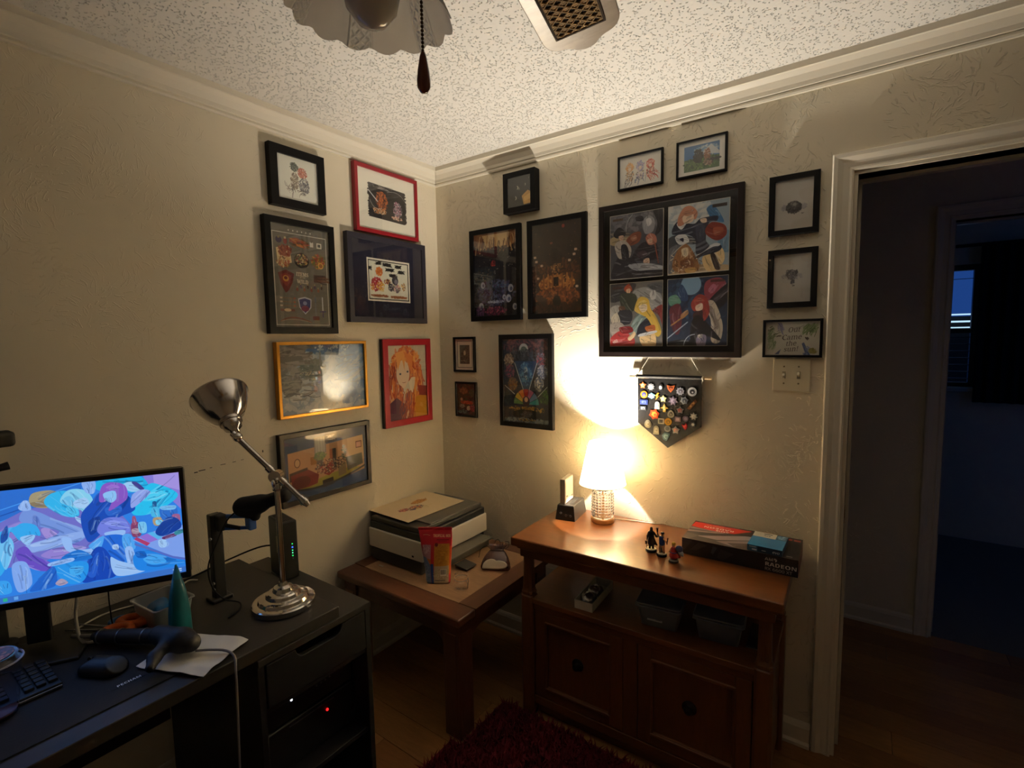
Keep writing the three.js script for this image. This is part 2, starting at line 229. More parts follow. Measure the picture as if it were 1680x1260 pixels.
// light tubes outside the window and the night sky
scene.background = new THREE.Color().setRGB(.012, .05, .22);
{ const L = thing('light_tubes', 'cold white light tubes glowing outside the night window', 'light', [2.53, 0, -3.6]);
  const glow = S(0x222222, .5, { emissive: new THREE.Color(.5, .78, 1), emissiveIntensity: 1.2 });
  for (const [y, r] of [[1.664, .006], [1.605, .007], [1.555, .005]]) obj('light_tube', rod([-.25, y, 0], [.112, y, 0], r), glow, L);
  obj('mounting_board', span(-.3, .14, 0, 1.65, -.08, -.04), M.blackMatte, L);
  setting(obj('ground', span(1, 4.5, -.1, 0, -5, -2.92), M.blackMatte), 'dark ground outside the night window', 'ground');
  const p = new THREE.RectAreaLight(new THREE.Color(.5, .75, 1), WINDOW_POWER, .36, .1); p.position.set(-.07, 1.6, .02); p.rotation.y = Math.PI; L.add(p); }

/* ---------- oak media cabinet ---------- */
{ const c = thing('media_cabinet', 'reddish oak cabinet with open shelf and two panelled doors beside the doorway', 'cabinet', [1.2675, 0, .2385], .025);
  const hw = .4785, hd = .2225;
  obj('top', uvm(ext(rrect(-hw, -hd, 2 * hw, 2 * hd, .004), .035, .005, 3).rotateX(Math.PI / 2).translate(0, .742, 0)), M.oak, c);
  obj('apron', [uvm(span(-hw + .03, hw - .03, .662, .7075, hd - .045, hd - .026)), uvm(span(-hw + .03, hw - .03, .662, .7075, -hd + .026, -hd + .045)), uvm(span(-hw + .026, -hw + .045, .662, .7075, -hd + .03, hd - .03)), uvm(span(hw - .045, hw - .026, .662, .7075, -hd + .03, hd - .03)),
    uvm(rbox(2 * hw - .036, .012, .012, .005, 0, .7, hd - .022)), uvm(rbox(.012, .012, 2 * hd - .04, .005, -hw + .022, .7, 0)), uvm(rbox(.012, .012, 2 * hd - .04, .005, hw - .022, .7, 0))], M.oakSatin, c);
  const post = () => { const R = [], pr = [[.028, .7075], [.028, .690], [.025, .684], [.022, .672], [.0195, .662], [.019, .64], [.0215, .535], [.024, .520], [.027, .516], [.027, .508], [.024, .503], [.029, .499], [.029, .012], [.029, 0]];
    for (const [r, y] of pr.slice().reverse()) { const q = []; for (let i = 0; i < 16; i++) { const a = i / 16 * 2 * Math.PI + Math.PI / 16, m = 1 / Math.max(Math.abs(Math.cos(a)), Math.abs(Math.sin(a))) * .93; q.push([r * Math.cos(a) * m, y, -r * Math.sin(a) * m]); } R.push(q); }
    return uvm(toCreasedNormals(loft(R, { caps: true }), .5), true); };
  const pg = post();
  for (const [sx, sz] of [[-1, 1], [1, 1], [-1, -1], [1, -1]]) { const p = obj('post', pg, M.oakSatin, c); p.position.set(sx * (hw - .052), 0, sz * (hd - .052));
    if (sz > 0) for (const k of [-1, 0, 1]) obj('flute', rod([k * .009, .53, .0185 + .0012], [k * .0085, .655, .0172], .0022), M.oakSatin, p); }
  obj('shelf', uvm(span(-hw + .03, hw - .03, .474, .495, -hd + .03, hd - .032, .003)), M.oakSatin, c);
  obj('side_panel', uvm(span(-hw + .04, -hw + .056, .05, .474, -hd + .06, hd - .06), true), M.oakSatin, c);
  obj('side_panel', uvm(span(hw - .056, hw - .04, .05, .474, -hd + .06, hd - .06), true), M.oakSatin, c);
  obj('back_panel', uvm(span(-hw + .06, hw - .06, .05, .474, -hd + .05, -hd + .06)), M.oakSatin, c);
  obj('bottom_panel', uvm(span(-hw + .06, hw - .06, .05, .07, -hd + .06, hd - .06)), M.oakSatin, c);
  obj('rail', uvm(span(-hw + .08, hw - .08, .448, .474, hd - .062, hd - .04, .002)), M.oakSatin, c);
  obj('rail', uvm(span(-hw + .08, hw - .08, .05, .085, hd - .062, hd - .04, .002)), M.oakSatin, c);
  obj('stile', uvm(span(-.026, .026, .085, .448, hd - .062, hd - .042, .002), true), M.oakSatin, c);
  obj('plinth', uvm(span(-hw + .07, hw - .07, 0, .05, hd - .085, hd - .066)), M.oakSatin, c);
  for (const [x0, x1, px] of [[-hw + .083, -.028, -.21], [.028, hw - .083, .205]]) {
    const d = obj('door', [uvm(span(x0, x0 + .05, .088, .446, hd - .06, hd - .042, .003), true), uvm(span(x1 - .05, x1, .088, .446, hd - .06, hd - .042, .003), true), uvm(span(x0 + .05, x1 - .05, .396, .446, hd - .06, hd - .042, .003)), uvm(span(x0 + .05, x1 - .05, .088, .138, hd - .06, hd - .042, .003))], M.oakSatin, c);
    obj('panel', uvm(span(x0 + .045, x1 - .045, .13, .404, hd - .056, hd - .05, .002), true), M.oakSatin, d);
    obj('raised_moulding', [span(x0 + .046, x1 - .046, .398, .41, hd - .05, hd - .036, .004), span(x0 + .046, x1 - .046, .124, .136, hd - .05, hd - .036, .004), span(x0 + .046, x0 + .056, .13, .404, hd - .05, hd - .038, .004), span(x1 - .056, x1 - .046, .13, .404, hd - .05, hd - .038, .004)].map((g) => uvm(g)), M.oakSatin, d);
    const k = obj('pull', lathe([[0, 0], [.024, 0], [.024, .003], [.014, .006], [.008, .012], [.014, .018], [.012, .024], [0, .026]], 28).rotateX(Math.PI / 2).translate(px, .275, hd - .05), S(0x1c130d, .4, { metalness: .5 }), d); k.userData.label = 'round dark metal pull';
  } }

/* ---------- end table ---------- */
{ const t = thing('end_table', 'dark walnut end table with a pale inlaid top in the corner', 'table', [.378, 0, .395]);
  const hx = .362, hz = .335;
  obj('top', [uvm(span(-hx, hx, .468, .5, hz - .1, hz, .008)), uvm(span(-hx, hx, .468, .5, -hz, -hz + .07, .008)), uvm(span(-hx, -hx + .07, .4685, .4995, -hz + .07, hz - .1), true), uvm(span(hx - .085, hx, .4685, .4995, -hz + .07, hz - .1), true)], M.table, t);
  obj('inlay', uvm(span(-hx + .07, hx - .085, .47, .4985, -hz + .07, hz - .1)), M.tableInlay, t);
  const arch = (L) => { const s = new THREE.Shape(); s.moveTo(-L, .468); s.lineTo(L, .468); s.lineTo(L, .30); s.quadraticCurveTo(L - .005, .395, L - .075, .40); s.lineTo(-L + .075, .40); s.quadraticCurveTo(-L + .005, .395, -L, .30); s.closePath(); return ext(s, .018, .002); };
  obj('apron', uvm(arch(hx - .095).translate(0, 0, hz - .05)), M.table, t); obj('apron', uvm(arch(hx - .095).translate(0, 0, -hz + .03)), M.table, t);
  obj('apron', uvm(arch(hz - .095).rotateY(Math.PI / 2).translate(hx - .05, 0, 0)), M.table, t); obj('apron', uvm(arch(hz - .095).rotateY(Math.PI / 2).translate(-hx + .03, 0, 0)), M.table, t);
  const lg = uvm(merge([span(-.04, .04, 0, .468, -.04, .04, .004), span(-.028, .028, .06, .42, .039, .043, .002), span(.039, .043, .06, .42, -.028, .028, .002)]), true);
  for (const [sx, sz] of [[1, 1], [-1, 1], [1, -1], [-1, -1]]) obj('leg', lg, M.table, t).position.set(sx * (hx - .062), 0, sz * (hz - .062)); }

/* ---------- desk and drawer unit ---------- */
{ const d = thing('desk', 'black-brown desk with a long slab top under the monitor', 'desk', [.36, 0, 2.03]);
  obj('tabletop', uvm(span(-.298, .298, .70, .734, -.865, .87, .003), true), M.deskTop, d);
  for (const x of [-.24, .24]) obj('leg', rod([x, 0, .8], [x, .7, .8], .02), M.deskBlack, d);
  obj('modesty_panel', uvm(span(-.28, -.262, .3, .70, -.6, .82)), M.deskBlack, d); }
{ const u = thing('drawer_unit', 'black drawer unit with one drawer over an open equipment bay under the desk end', 'drawer unit', [.36, 0, 1.235]);
  obj('side_panel', span(-.3, .298, 0, .68, -.18, -.162, .002), M.deskBlack, u); obj('side_panel', span(-.3, .298, 0, .68, .162, .18, .002), M.deskBlack, u);
  obj('top', span(-.3, .302, .68, .70, -.18, .18, .002), M.deskTop, u); obj('bottom', span(-.3, .298, .04, .06, -.162, .162, .001), M.deskBlack, u); obj('back_panel', span(-.3, -.285, .06, .68, -.162, .162), M.deskBlack, u);
  obj('shelf', span(-.285, .29, .535, .55, -.162, .162, .001), M.deskBlack, u); obj('shelf', span(-.285, .285, .265, .28, -.162, .162, .001), M.deskBlack, u);
  const s = new THREE.Shape(); s.moveTo(-.158, .555); s.lineTo(.158, .555); s.lineTo(.158, .676); s.lineTo(.075, .676); s.quadraticCurveTo(.07, .65, .05, .648); s.lineTo(-.05, .648); s.quadraticCurveTo(-.07, .65, -.075, .676); s.lineTo(-.158, .676); s.closePath();
  const f = obj('drawer', ext(s, .018, .002).rotateY(Math.PI / 2).translate(.282, 0, 0), M.deskBlack, u);
  obj('drawer_box', [span(-.27, .28, .557, .64, -.15, -.14), span(-.27, .28, .557, .64, .14, .15), span(-.27, .28, .557, .565, -.14, .14)], M.deskBlack, f); }
const led = (c, k = 1) => S(0x111111, .5, { emissive: new THREE.Color(c), emissiveIntensity: k });
{ const a = thing('electronics_unit', 'black electronics unit with pale sticker and white indicator in the drawer unit bay', 'electronics', [.40, .4202, 1.225]);
  obj('case', rbox(.36, .105, .30, .006, 0, .0525, 0), M.plasticBlack, a);
  obj('sticker', box(.001, .022, .062, .1805, .088, .055), S(0x8f8c86, .8), a);
  obj('indicator', new THREE.SphereGeometry(.0035, 12, 8).translate(.181, .06, .062), led(0xe8ecff, 3), a);
  for (let i = 0; i < 4; i++) obj('button', cyl(.0028, .0028, .004).rotateZ(Math.PI / 2).translate(.181, .055 + .001 * i, -.02 - i * .015), M.steel, a); }
{ const a = thing('electronics_unit', 'black electronics unit with silver trim line and red indicator in the drawer unit bay', 'electronics', [.40, .2802, 1.225]);
  obj('case', rbox(.37, .138, .306, .006, 0, .069, 0), M.plasticBlack, a); obj('trim_line', box(.002, .003, .15, .1855, .125, .0), M.steel, a);
  obj('indicator', new THREE.SphereGeometry(.004, 12, 8).translate(.186, .1, -.049), led(0xff1a1a, 3), a); for (const z of [-.1, .1]) obj('foot', cyl(.012, .012, .002, .12, .0, z), M.rubber, a); }

/* ---------- shag rug ---------- */
{ const r = thing('shag_rug', 'thick crimson shag rug on the floor before the cabinet', 'rug', [1.2, 0, 1.35]);
  const red = S(0x7a1a2a, .95); const x0 = -.515, x1 = .5, z0 = -.9, z1 = .75;
  obj('backing', ext(poly([[-.47, -.9], [.5, -.9], [.5, .75], [-.515, .75], [-.515, -.625], [-.47, -.625]]), .012, .003).rotateX(Math.PI / 2).translate(0, .0122, 0), red, r);
  const g = new THREE.ConeGeometry(.0055, .046, 4, 2); g.translate(0, .023, 0); { const p = g.attributes.position; for (let i = 0; i < p.count; i++) p.setX(i, p.getX(i) + Math.pow(p.getY(i) / .046, 2) * .02); g.computeVertexNormals(); }
  const N = 16000, im = shadows(new THREE.InstancedMesh(g, red, N)), q = rng(88), m = new THREE.Matrix4(); const col = new THREE.Color();
  const clump = noiseGrid(9, 24);
  for (let i = 0; i < N; i++) { const x = x0 + .008 + q() * (x1 - x0 - .016), z = z0 + .008 + q() * (z1 - z0 - .016); if (x < -.46 && z < -.615) { i--; continue; } const a = q() * 6.3; m.makeRotationFromEuler(new THREE.Euler((q() - .5) * .9, a, (q() - .5) * .9)); m.scale(V(1, .6 + q() * .5, 1)); m.setPosition(x, .008, z); im.setMatrixAt(i, m); const t = .6 + .55 * clump(x, z) + .2 * (q() - .5); im.setColorAt(i, col.setRGB(t, t, t)); }
  im.name = 'pile'; im.userData.kind = 'stuff'; r.add(im); }

/* ---------- glass table lamp: the room's light ---------- */
{ const L = thing('table_lamp', 'lit table lamp with cream shade and cut-glass body on the oak cabinet', 'lamp', [1.026, .7422, .118]);
  obj('base', lathe([[0, 0], [.048, 0], [.05, .003], [.05, .017], [.046, .021], [0, .021]]), P(0xc98b4a, .3, { map: grain, clearcoat: .4 }), L);
  const R = []; const N = 96, h0 = .021, h1 = .14; for (let i = 0; i <= 60; i++) { const t = i / 60, q = []; const prof = .043 + .003 * Math.sin(Math.PI * Math.min(1, t * 8)) * (t < .125 ? 1 : 0) - .012 * Math.pow(Math.max(0, (t - .9) / .1), 2); const inside = t > .1 && t < .9; for (let j = 0; j < N; j++) { const a = j / N * 2 * Math.PI; const b = inside ? .0055 * Math.min(Math.abs(Math.sin((t - .1) / .8 * Math.PI * 8)), Math.abs(Math.sin(a * 10))) : 0; q.push([(prof + b) * Math.cos(a), h0 + (h1 - h0) * t, -(prof + b) * Math.sin(a)]); } R.push(q); }
  for (let i = 60; i >= 0; i--) { const t = i / 60, q = [], rr = .037 - .008 * Math.pow(Math.max(0, (t - .9) / .1), 2); for (let j = 0; j < N; j++) { const a = j / N * 2 * Math.PI; q.push([rr * Math.cos(a), h0 + .003 + (h1 - h0 - .003) * t, -rr * Math.sin(a)]); } R.push(q); }
  obj('glass_body', loft(R), P(0xffffff, .03, { transmission: 1, thickness: .004, ior: 1.5 }), L);
  const rg = []; for (let i = 0; i < 9; i++) rg.push(rbox(.008, .007, .008, .002, 0, .03 + i * .012, 0)); rg.push(cyl(.0025, .0025, .13, 0, .086, 0));
  obj('stem', rg, M.brass, L);
  obj('cap', lathe([[0, .138], [.033, .138], [.034, .143], [.02, .149], [.012, .165], [.012, .2], [0, .2]]), M.nickel, L);
  obj('socket', cyl(.014, .014, .03, 0, .212, 0), M.plasticWhite, L); obj('bulb_base', lathe([[0, .226], [.013, .226], [.014, .235], [.019, .25], [.025, .262], [.025, .266], [0, .266]], 32), M.plasticWhite, L);
  const bulb = obj('bulb', lathe([[0, .2665], [.025, .2665], [.0295, .277], [.0285, .3], [.018, .315], [0, .321]], 32), S(0xffffff, .5, { emissive: new THREE.Color(...LAMP_COLOR), emissiveIntensity: 30 }), L);
  const sp = obj('shade', loft([.163, .168, .21, .25, .29, .336, .341].map((y) => { const r = .0985 + (.057 - .0985) * (y - .163) / .178, q = []; for (let j = 0; j < 72; j++) { const a = j / 72 * 2 * Math.PI; q.push([r * Math.cos(a), y, -r * Math.sin(a)]); } return q; })), P(0xf6e0b4, 1, { transmission: .72, thickness: 0, side: THREE.DoubleSide }), L);
  const trimM = S(0xcbb48c, .8);
  obj('shade_trim', [new THREE.TorusGeometry(.0985, .0014, 8, 72).rotateX(Math.PI / 2).translate(0, .163, 0), new THREE.TorusGeometry(.057, .0014, 8, 72).rotateX(Math.PI / 2).translate(0, .341, 0)], trimM, sp);
  obj('shade_fitter', [0, 2.094, 4.189].map((a) => rod([.012 * Math.cos(a), .236, .012 * Math.sin(a)], [.0795 * Math.cos(a), .242, .0795 * Math.sin(a)], .0012)), M.brass, sp);
  obj('cord', tube([[.03, .006, -.035], [.06, .003, -.05], [.1, .003, -.062], [.15, .003, -.072], [.2, .002, -.083], [.24, .001, -.1], [.25, -.05, -.108]], .0022), M.cord, L);
  const p = new THREE.PointLight(new THREE.Color(...LAMP_COLOR), LAMP_POWER, 0, 2); p.position.set(0, .29, 0); p.castShadow = true; p.shadow.radius = .9; p.shadow.mapSize.set(1024, 1024); L.add(p); }

/* ---------- pictures on the walls ---------- */
// brush helpers on a unit square
function pen(c, w, h, seed) {
  const r = rng(seed); const o = { r, c,
    bg(col) { c.fillStyle = col; c.fillRect(0, 0, w, h); },
    e(x, y, rx, ry, col, rot = 0) { c.fillStyle = col; c.beginPath(); c.ellipse(x * w, y * h, rx * w, ry * h, rot, 0, 7); c.fill(); },
    p(pts, col) { c.fillStyle = col; c.beginPath(); pts.forEach((q, i) => i ? c.lineTo(q[0] * w, q[1] * h) : c.moveTo(q[0] * w, q[1] * h)); c.closePath(); c.fill(); },
    l(pts, col, lw = .006) { c.strokeStyle = col; c.lineWidth = lw * w; c.lineCap = 'round'; c.lineJoin = 'round'; c.beginPath(); pts.forEach((q, i) => i ? c.lineTo(q[0] * w, q[1] * h) : c.moveTo(q[0] * w, q[1] * h)); c.stroke(); },
    q(pts, col, lw = .006) { c.strokeStyle = col; c.lineWidth = lw * w; c.lineCap = 'round'; c.beginPath(); c.moveTo(pts[0][0] * w, pts[0][1] * h); for (let i = 1; i + 1 < pts.length; i += 2) c.quadraticCurveTo(pts[i][0] * w, pts[i][1] * h, pts[i + 1][0] * w, pts[i + 1][1] * h); c.stroke(); },
    rect(x, y, ww, hh, col) { c.fillStyle = col; c.fillRect(x * w, y * h, ww * w, hh * h); },
    frame(x, y, ww, hh, col, lw) { c.strokeStyle = col; c.lineWidth = lw * w; c.strokeRect(x * w, y * h, ww * w, hh * h); },
    // smooth closed outline
    s(pts, col, k = .5) { const P = pts.map((q) => [q[0] * w, q[1] * h]), n = P.length, T = (i) => { const a = P[(i + n - 1) % n], b = P[(i + 1) % n]; return [(b[0] - a[0]) * k / 3, (b[1] - a[1]) * k / 3]; }; c.fillStyle = col; c.beginPath(); c.moveTo(...P[0]); for (let i = 0; i < n; i++) { const j = (i + 1) % n, t = T(i), u = T(j); c.bezierCurveTo(P[i][0] + t[0], P[i][1] + t[1], P[j][0] - u[0], P[j][1] - u[1], P[j][0], P[j][1]); } c.fill();
      // folds and strands inside the outline
      const xs = P.map((q) => q[0]), ys = P.map((q) => q[1]), bx = Math.min(...xs), by = Math.min(...ys), bw = Math.max(...xs) - bx, bh = Math.max(...ys) - by, mx = bx + bw / 2, my = by + bh / 2; let sxx = 0, syy = 0, sxy = 0; P.forEach(([x, y]) => { sxx += (x - mx) ** 2; syy += (y - my) ** 2; sxy += (x - mx) * (y - my); }); const th = .5 * Math.atan2(2 * sxy, sxx - syy), R = Math.hypot(bw, bh) / 2;
      c.save(); c.clip(); for (let i = 0; i < 9; i++) { const off = (r() - .5) * 1.6 * Math.min(bw, bh) / 2, l0 = (r() - .8) * R, l1 = l0 + R * (.5 + r() * .7), bend = (r() - .5) * R * .35, at = (l, d) => [mx + Math.cos(th) * l - Math.sin(th) * d, my + Math.sin(th) * l + Math.cos(th) * d]; c.globalAlpha = .12 + r() * .2; c.strokeStyle = r() < .5 ? '#ffffff' : (o.ink || '#1a1418'); c.lineWidth = 1 + r() * R * .09; c.beginPath(); c.moveTo(...at(l0, off)); c.quadraticCurveTo(...at((l0 + l1) / 2, off + bend), ...at(l1, off * .6)); c.stroke(); } c.restore();
      c.globalAlpha = .22; c.strokeStyle = o.ink || '#1a1418'; c.lineWidth = Math.max(1, w * .0028); c.stroke(); c.globalAlpha = 1; },
    // loose dabs of paint inside an ellipse
    dabs(x, y, rx, ry, cols, n, s, el = 2) { n = n * 2.4 | 0; s *= .6; for (let i = 0; i < n; i++) { const a = r() * 6.3, d = Math.sqrt(r()); c.globalAlpha = .55 + r() * .4; o.e(x + Math.cos(a) * d * rx, y + Math.sin(a) * d * ry, s * (.5 + r()), s * (.5 + r()) / el * (w / h), cols[r() * cols.length | 0], r() * 3.14); } c.globalAlpha = 1; },
    strokes(x, y, rx, ry, cols, n, L, lw, dir = null) { for (let i = 0; i < n; i++) { const a = dir === null ? r() * 6.3 : dir + (r() - .5) * .7, px = x + (r() - .5) * 2 * rx, py = y + (r() - .5) * 2 * ry; c.globalAlpha = .5 + r() * .5; o.q([[px, py], [px + Math.cos(a) * L * .5 + (r() - .5) * L * .4, py + (Math.sin(a) * L * .5 + (r() - .5) * L * .4) * w / h], [px + Math.cos(a) * L, py + Math.sin(a) * L * w / h]], cols[r() * cols.length | 0], lw * (.5 + r())); } c.globalAlpha = 1; },
    scrawl(x, y, ww, hh, col, n, lw) { for (let k = 0; k < n; k++) { const pts = [[x + r() * ww, y + r() * hh]]; for (let i = 0; i < 6; i++) pts.push([x + r() * ww, y + r() * hh]); o.q(pts, col, lw); } },
    text(s, x, y, size, col, font = 'bold', fam = 'sans-serif', align = 'center', rot = 0, sx = 1) { c.save(); c.translate(x * w, y * h); c.rotate(rot); c.scale(sx, 1); c.fillStyle = col; c.font = `${font} ${Math.round(size * h)}px ${fam}`; c.textAlign = align; c.textBaseline = 'middle'; c.fillText(s, 0, 0); c.restore(); } };
  return o;
}
const art = (w, h, seed, f) => paint(w, h, (c) => f(pen(c, w, h, seed), c, w, h));

const ART = {
  pairOnWhite: () => art(300, 300, 1, (o) => { o.bg('#e4e4d6'); o.l([[.05, .02], [.05, .98]], '#b9b7ab', .01); o.l([[.95, .02], [.95, .98]], '#b9b7ab', .01);
    o.dabs(.42, .22, .10, .10, ['#2b3a26', '#3a4a30', '#1d2a1c'], 60, .03); o.dabs(.62, .32, .12, .12, ['#b4553a', '#a2442f', '#c76a48'], 70, .03); o.dabs(.42, .55, .10, .2, ['#6b5844', '#8c7a60', '#4a3b2d', '#b8a68a'], 90, .03); o.dabs(.66, .62, .13, .2, ['#4a4a55', '#5f5c66', '#363640', '#7d6f66'], 90, .03); o.strokes(.3, .72, .1, .06, ['#3a2c20'], 14, .12, .008); o.strokes(.5, .78, .2, .06, ['#4a4038', '#6b5a48'], 20, .1, .01); }),
  brushPanel: () => art(420, 330, 2, (o) => { o.bg('#e8e4d4'); for (let i = 0; i < 60; i++) { const y = .22 + i / 60 * .56; o.l([[.17 + .03 * o.r(), y], [.83 + .04 * o.r() - .03, y + .02]], '#2a2627', .018); }
    o.scrawl(.25, .2, .4, .09, '#9a9490', 5, .004); o.dabs(.4, .48, .1, .16, ['#b6592b', '#8e3e1e', '#d17a3c'], 80, .025); o.dabs(.36, .66, .12, .05, ['#c9844e', '#e2cfae'], 40, .02); o.dabs(.68, .56, .08, .14, ['#b86a86', '#7c7480', '#d9c6c4'], 70, .022); o.dabs(.66, .72, .1, .03, ['#d9a58c', '#e0c7b4'], 24, .02); o.l([[.18, .34], [.33, .5]], '#c9c9cc', .014); o.q([[.2, .5], [.26, .68], [.4, .6]], '#b8b2ac', .006); o.q([[.5, .3], [.7, .2], [.82, .38]], '#b8b2ac', .005); }),
  items: () => art(400, 600, 3, (o) => { o.bg('#736f64'); o.strokes(.5, .5, .5, .5, ['#6d695f', '#79756a'], 200, .2, .01, 0); o.frame(.03, .075, .92, .9, '#e6e2d6', .009); for (let i = 0; i < 6; i++) o.e(.3 + i * .075, .045, .011, .008, '#ddd8ca');
    const R = o.r; o.e(.13, .15, .05, .032, '#3a2c55'); o.e(.13, .125, .02, .012, '#8c7a50'); o.e(.235, .155, .03, .032, '#9a4038'); o.rect(.22, .115, .03, .02, '#c9b58a'); o.strokes(.42, .15, .13, .03, ['#b4553a', '#c9803e', '#8e3e22', '#5d4a2a'], 60, .1, .016, .2); o.rect(.66, .13, .06, .05, '#d9d6cb'); o.e(.69, .125, .02, .012, '#6a675c'); o.rect(.78, .13, .09, .055, '#e2dccb'); o.rect(.8, .142, .05, .03, '#55524b');
    o.p([[.08, .23], [.3, .2], [.33, .36], [.1, .4]], '#e4cf9f'); o.dabs(.22, .25, .1, .05, ['#7a2d20', '#9a4630', '#b4684a'], 40, .05); o.dabs(.2, .36, .12, .05, ['#c9a060', '#b4553a', '#e4cf9f', '#7a5a3a'], 50, .035);
    o.e(.5, .33, .13, .075, '#2d2520'); o.dabs(.5, .32, .11, .055, ['#8e2f26', '#4a6a34', '#c9a660', '#5d2c20', '#e0d2b0'], 90, .025); o.dabs(.8, .32, .12, .07, ['#b43c3a', '#7a4a26', '#d99a3c', '#6a7a3a', '#8e5a30'], 90, .035); o.e(.84, .36, .05, .033, '#e2b45a'); o.e(.84, .36, .032, .021, '#a2682a');
    o.p([[.09, .47], [.22, .435], [.36, .47], [.32, .56], [.25, .64], [.2, .66], [.13, .58]], '#6e2318'); o.p([[.13, .49], [.22, .465], [.31, .49], [.28, .56], [.22, .6], [.16, .56]], '#8e3222'); o.e(.215, .52, .05, .03, '#c9973e'); o.e(.215, .515, .028, .016, '#6e2318');
    o.text('ITEMS', .5, .468, .052, '#e8dcc0', 'bold', 'serif', 'center', .02, .86); o.text('OF THE', .5, .502, .016, '#cfc4a8', 'bold', 'serif'); o.text('WILD', .5, .54, .052, '#e8dcc0', 'bold', 'serif', 'center', .02, .9);
    o.rect(.7, .46, .22, .075, '#4a2c20'); o.strokes(.8, .5, .1, .03, ['#6e4630', '#2d1c14'], 20, .2, .01, 0); for (let i = 0; i < 8; i++) { const x = .4 + i * .062; o.e(x, .62 - .03 * (i % 2), .02, .018, ['#8e4a3a', '#5d4a66', '#9a5a3e', '#4a3a30'][i % 4]); o.rect(x - .008, .585 - .03 * (i % 2), .016, .018, '#b49a70'); }
    for (let i = 0; i < 3; i++) { o.l([[.1, .71 + i * .038], [.33, .712 + i * .038]], '#8e6a4a', .008); o.p([[.33, .7 + i * .038], [.37, .712 + i * .038], [.33, .724 + i * .038]], '#b4553a'); o.rect(.1, .703 + i * .038, .04, .016, '#c9b9a0'); } o.rect(.1, .82, .24, .022, '#7a4a3a'); o.e(.22, .83, .06, .016, '#d9c09a');
    o.p([[.4, .71], [.52, .69], [.64, .71], [.63, .8], [.52, .87], [.42, .8]], '#c9cdd6'); o.p([[.42, .722], [.52, .705], [.62, .722], [.61, .795], [.52, .855], [.435, .795]], '#2f3a78'); o.e(.52, .81, .07, .03, '#7c3050'); o.e(.52, .755, .035, .02, '#8d96c4');
    o.l([[.71, .69], [.71, .84]], '#5f6d80', .022); o.l([[.71, .75], [.71, .88]], '#8c8a86', .012); o.l([[.84, .69], [.84, .83]], '#d3d8de', .022); o.l([[.79, .835], [.89, .835]], '#4a4a80', .016); o.l([[.84, .83], [.84, .89]], '#4a3a70', .018); o.rect(.65, .885, .12, .04, '#6e2a20'); o.q([[.1, .94], [.3, .86], [.62, .95]], '#7a4a34', .02); o.q([[.1, .94], [.3, .9], [.62, .95]], '#c9b090', .004); }),
  romp: () => art(400, 330, 4, (o) => { o.bg('#e2e2d2'); o.dabs(.28, .3, .07, .1, ['#d0702a', '#b85a20', '#e08a3c'], 60, .03); for (const [x, y, ww] of [[.2, .06, .14], [.36, .08, .2], [.42, .2, .22], [.64, .1, .16], [.7, .22, .18], [.5, .32, .2], [.02, .2, .1]]) o.scrawl(x, y, ww, .09, '#141414', 10, .009);
    o.dabs(.22, .6, .12, .16, ['#a31d2c', '#8a1424', '#c0303a'], 80, .035); o.dabs(.3, .65, .1, .12, ['#e0b030', '#caa02a', '#e8dcc0'], 50, .025); o.dabs(.46, .52, .08, .06, ['#8a1c22', '#2d2322', '#c98a3a'], 40, .022); o.e(.64, .48, .075, .1, '#3c3a42'); o.e(.66, .5, .04, .055, '#84808c'); o.dabs(.66, .66, .1, .1, ['#d493a4', '#4a3a58', '#2c2630', '#e3cf9a'], 60, .025); o.dabs(.54, .64, .06, .1, ['#262229', '#352b40'], 30, .025); o.dabs(.84, .6, .05, .1, ['#c98a2a', '#e0a83c', '#3a3044'], 24, .022); o.dabs(.12, .66, .05, .08, ['#e0a23a', '#c98a2a'], 16, .022);
    o.dabs(.28, .86, .2, .018, ['#a5602f', '#8e4f28'], 50, .03); o.dabs(.72, .87, .2, .022, ['#a5602f', '#8e4f28'], 50, .03); o.scrawl(.66, .92, .08, .04, '#554d44', 3, .004); }),
  clouds: () => art(512, 360, 5, (o) => { o.bg('#7d92aa'); o.dabs(.6, .15, .5, .3, ['#3f689c', '#4d78ac', '#365c8e'], 120, .12); o.dabs(.5, .6, .6, .45, ['#a9b4be', '#c4c8c8', '#98a6b6', '#b8c0c2', '#8598ae'], 260, .1); o.dabs(.85, .5, .2, .5, ['#5880b0', '#88a2bc', '#466ea2'], 90, .08); o.dabs(.35, .36, .15, .14, ['#5d6a62', '#6c766c', '#7c8478'], 70, .05);
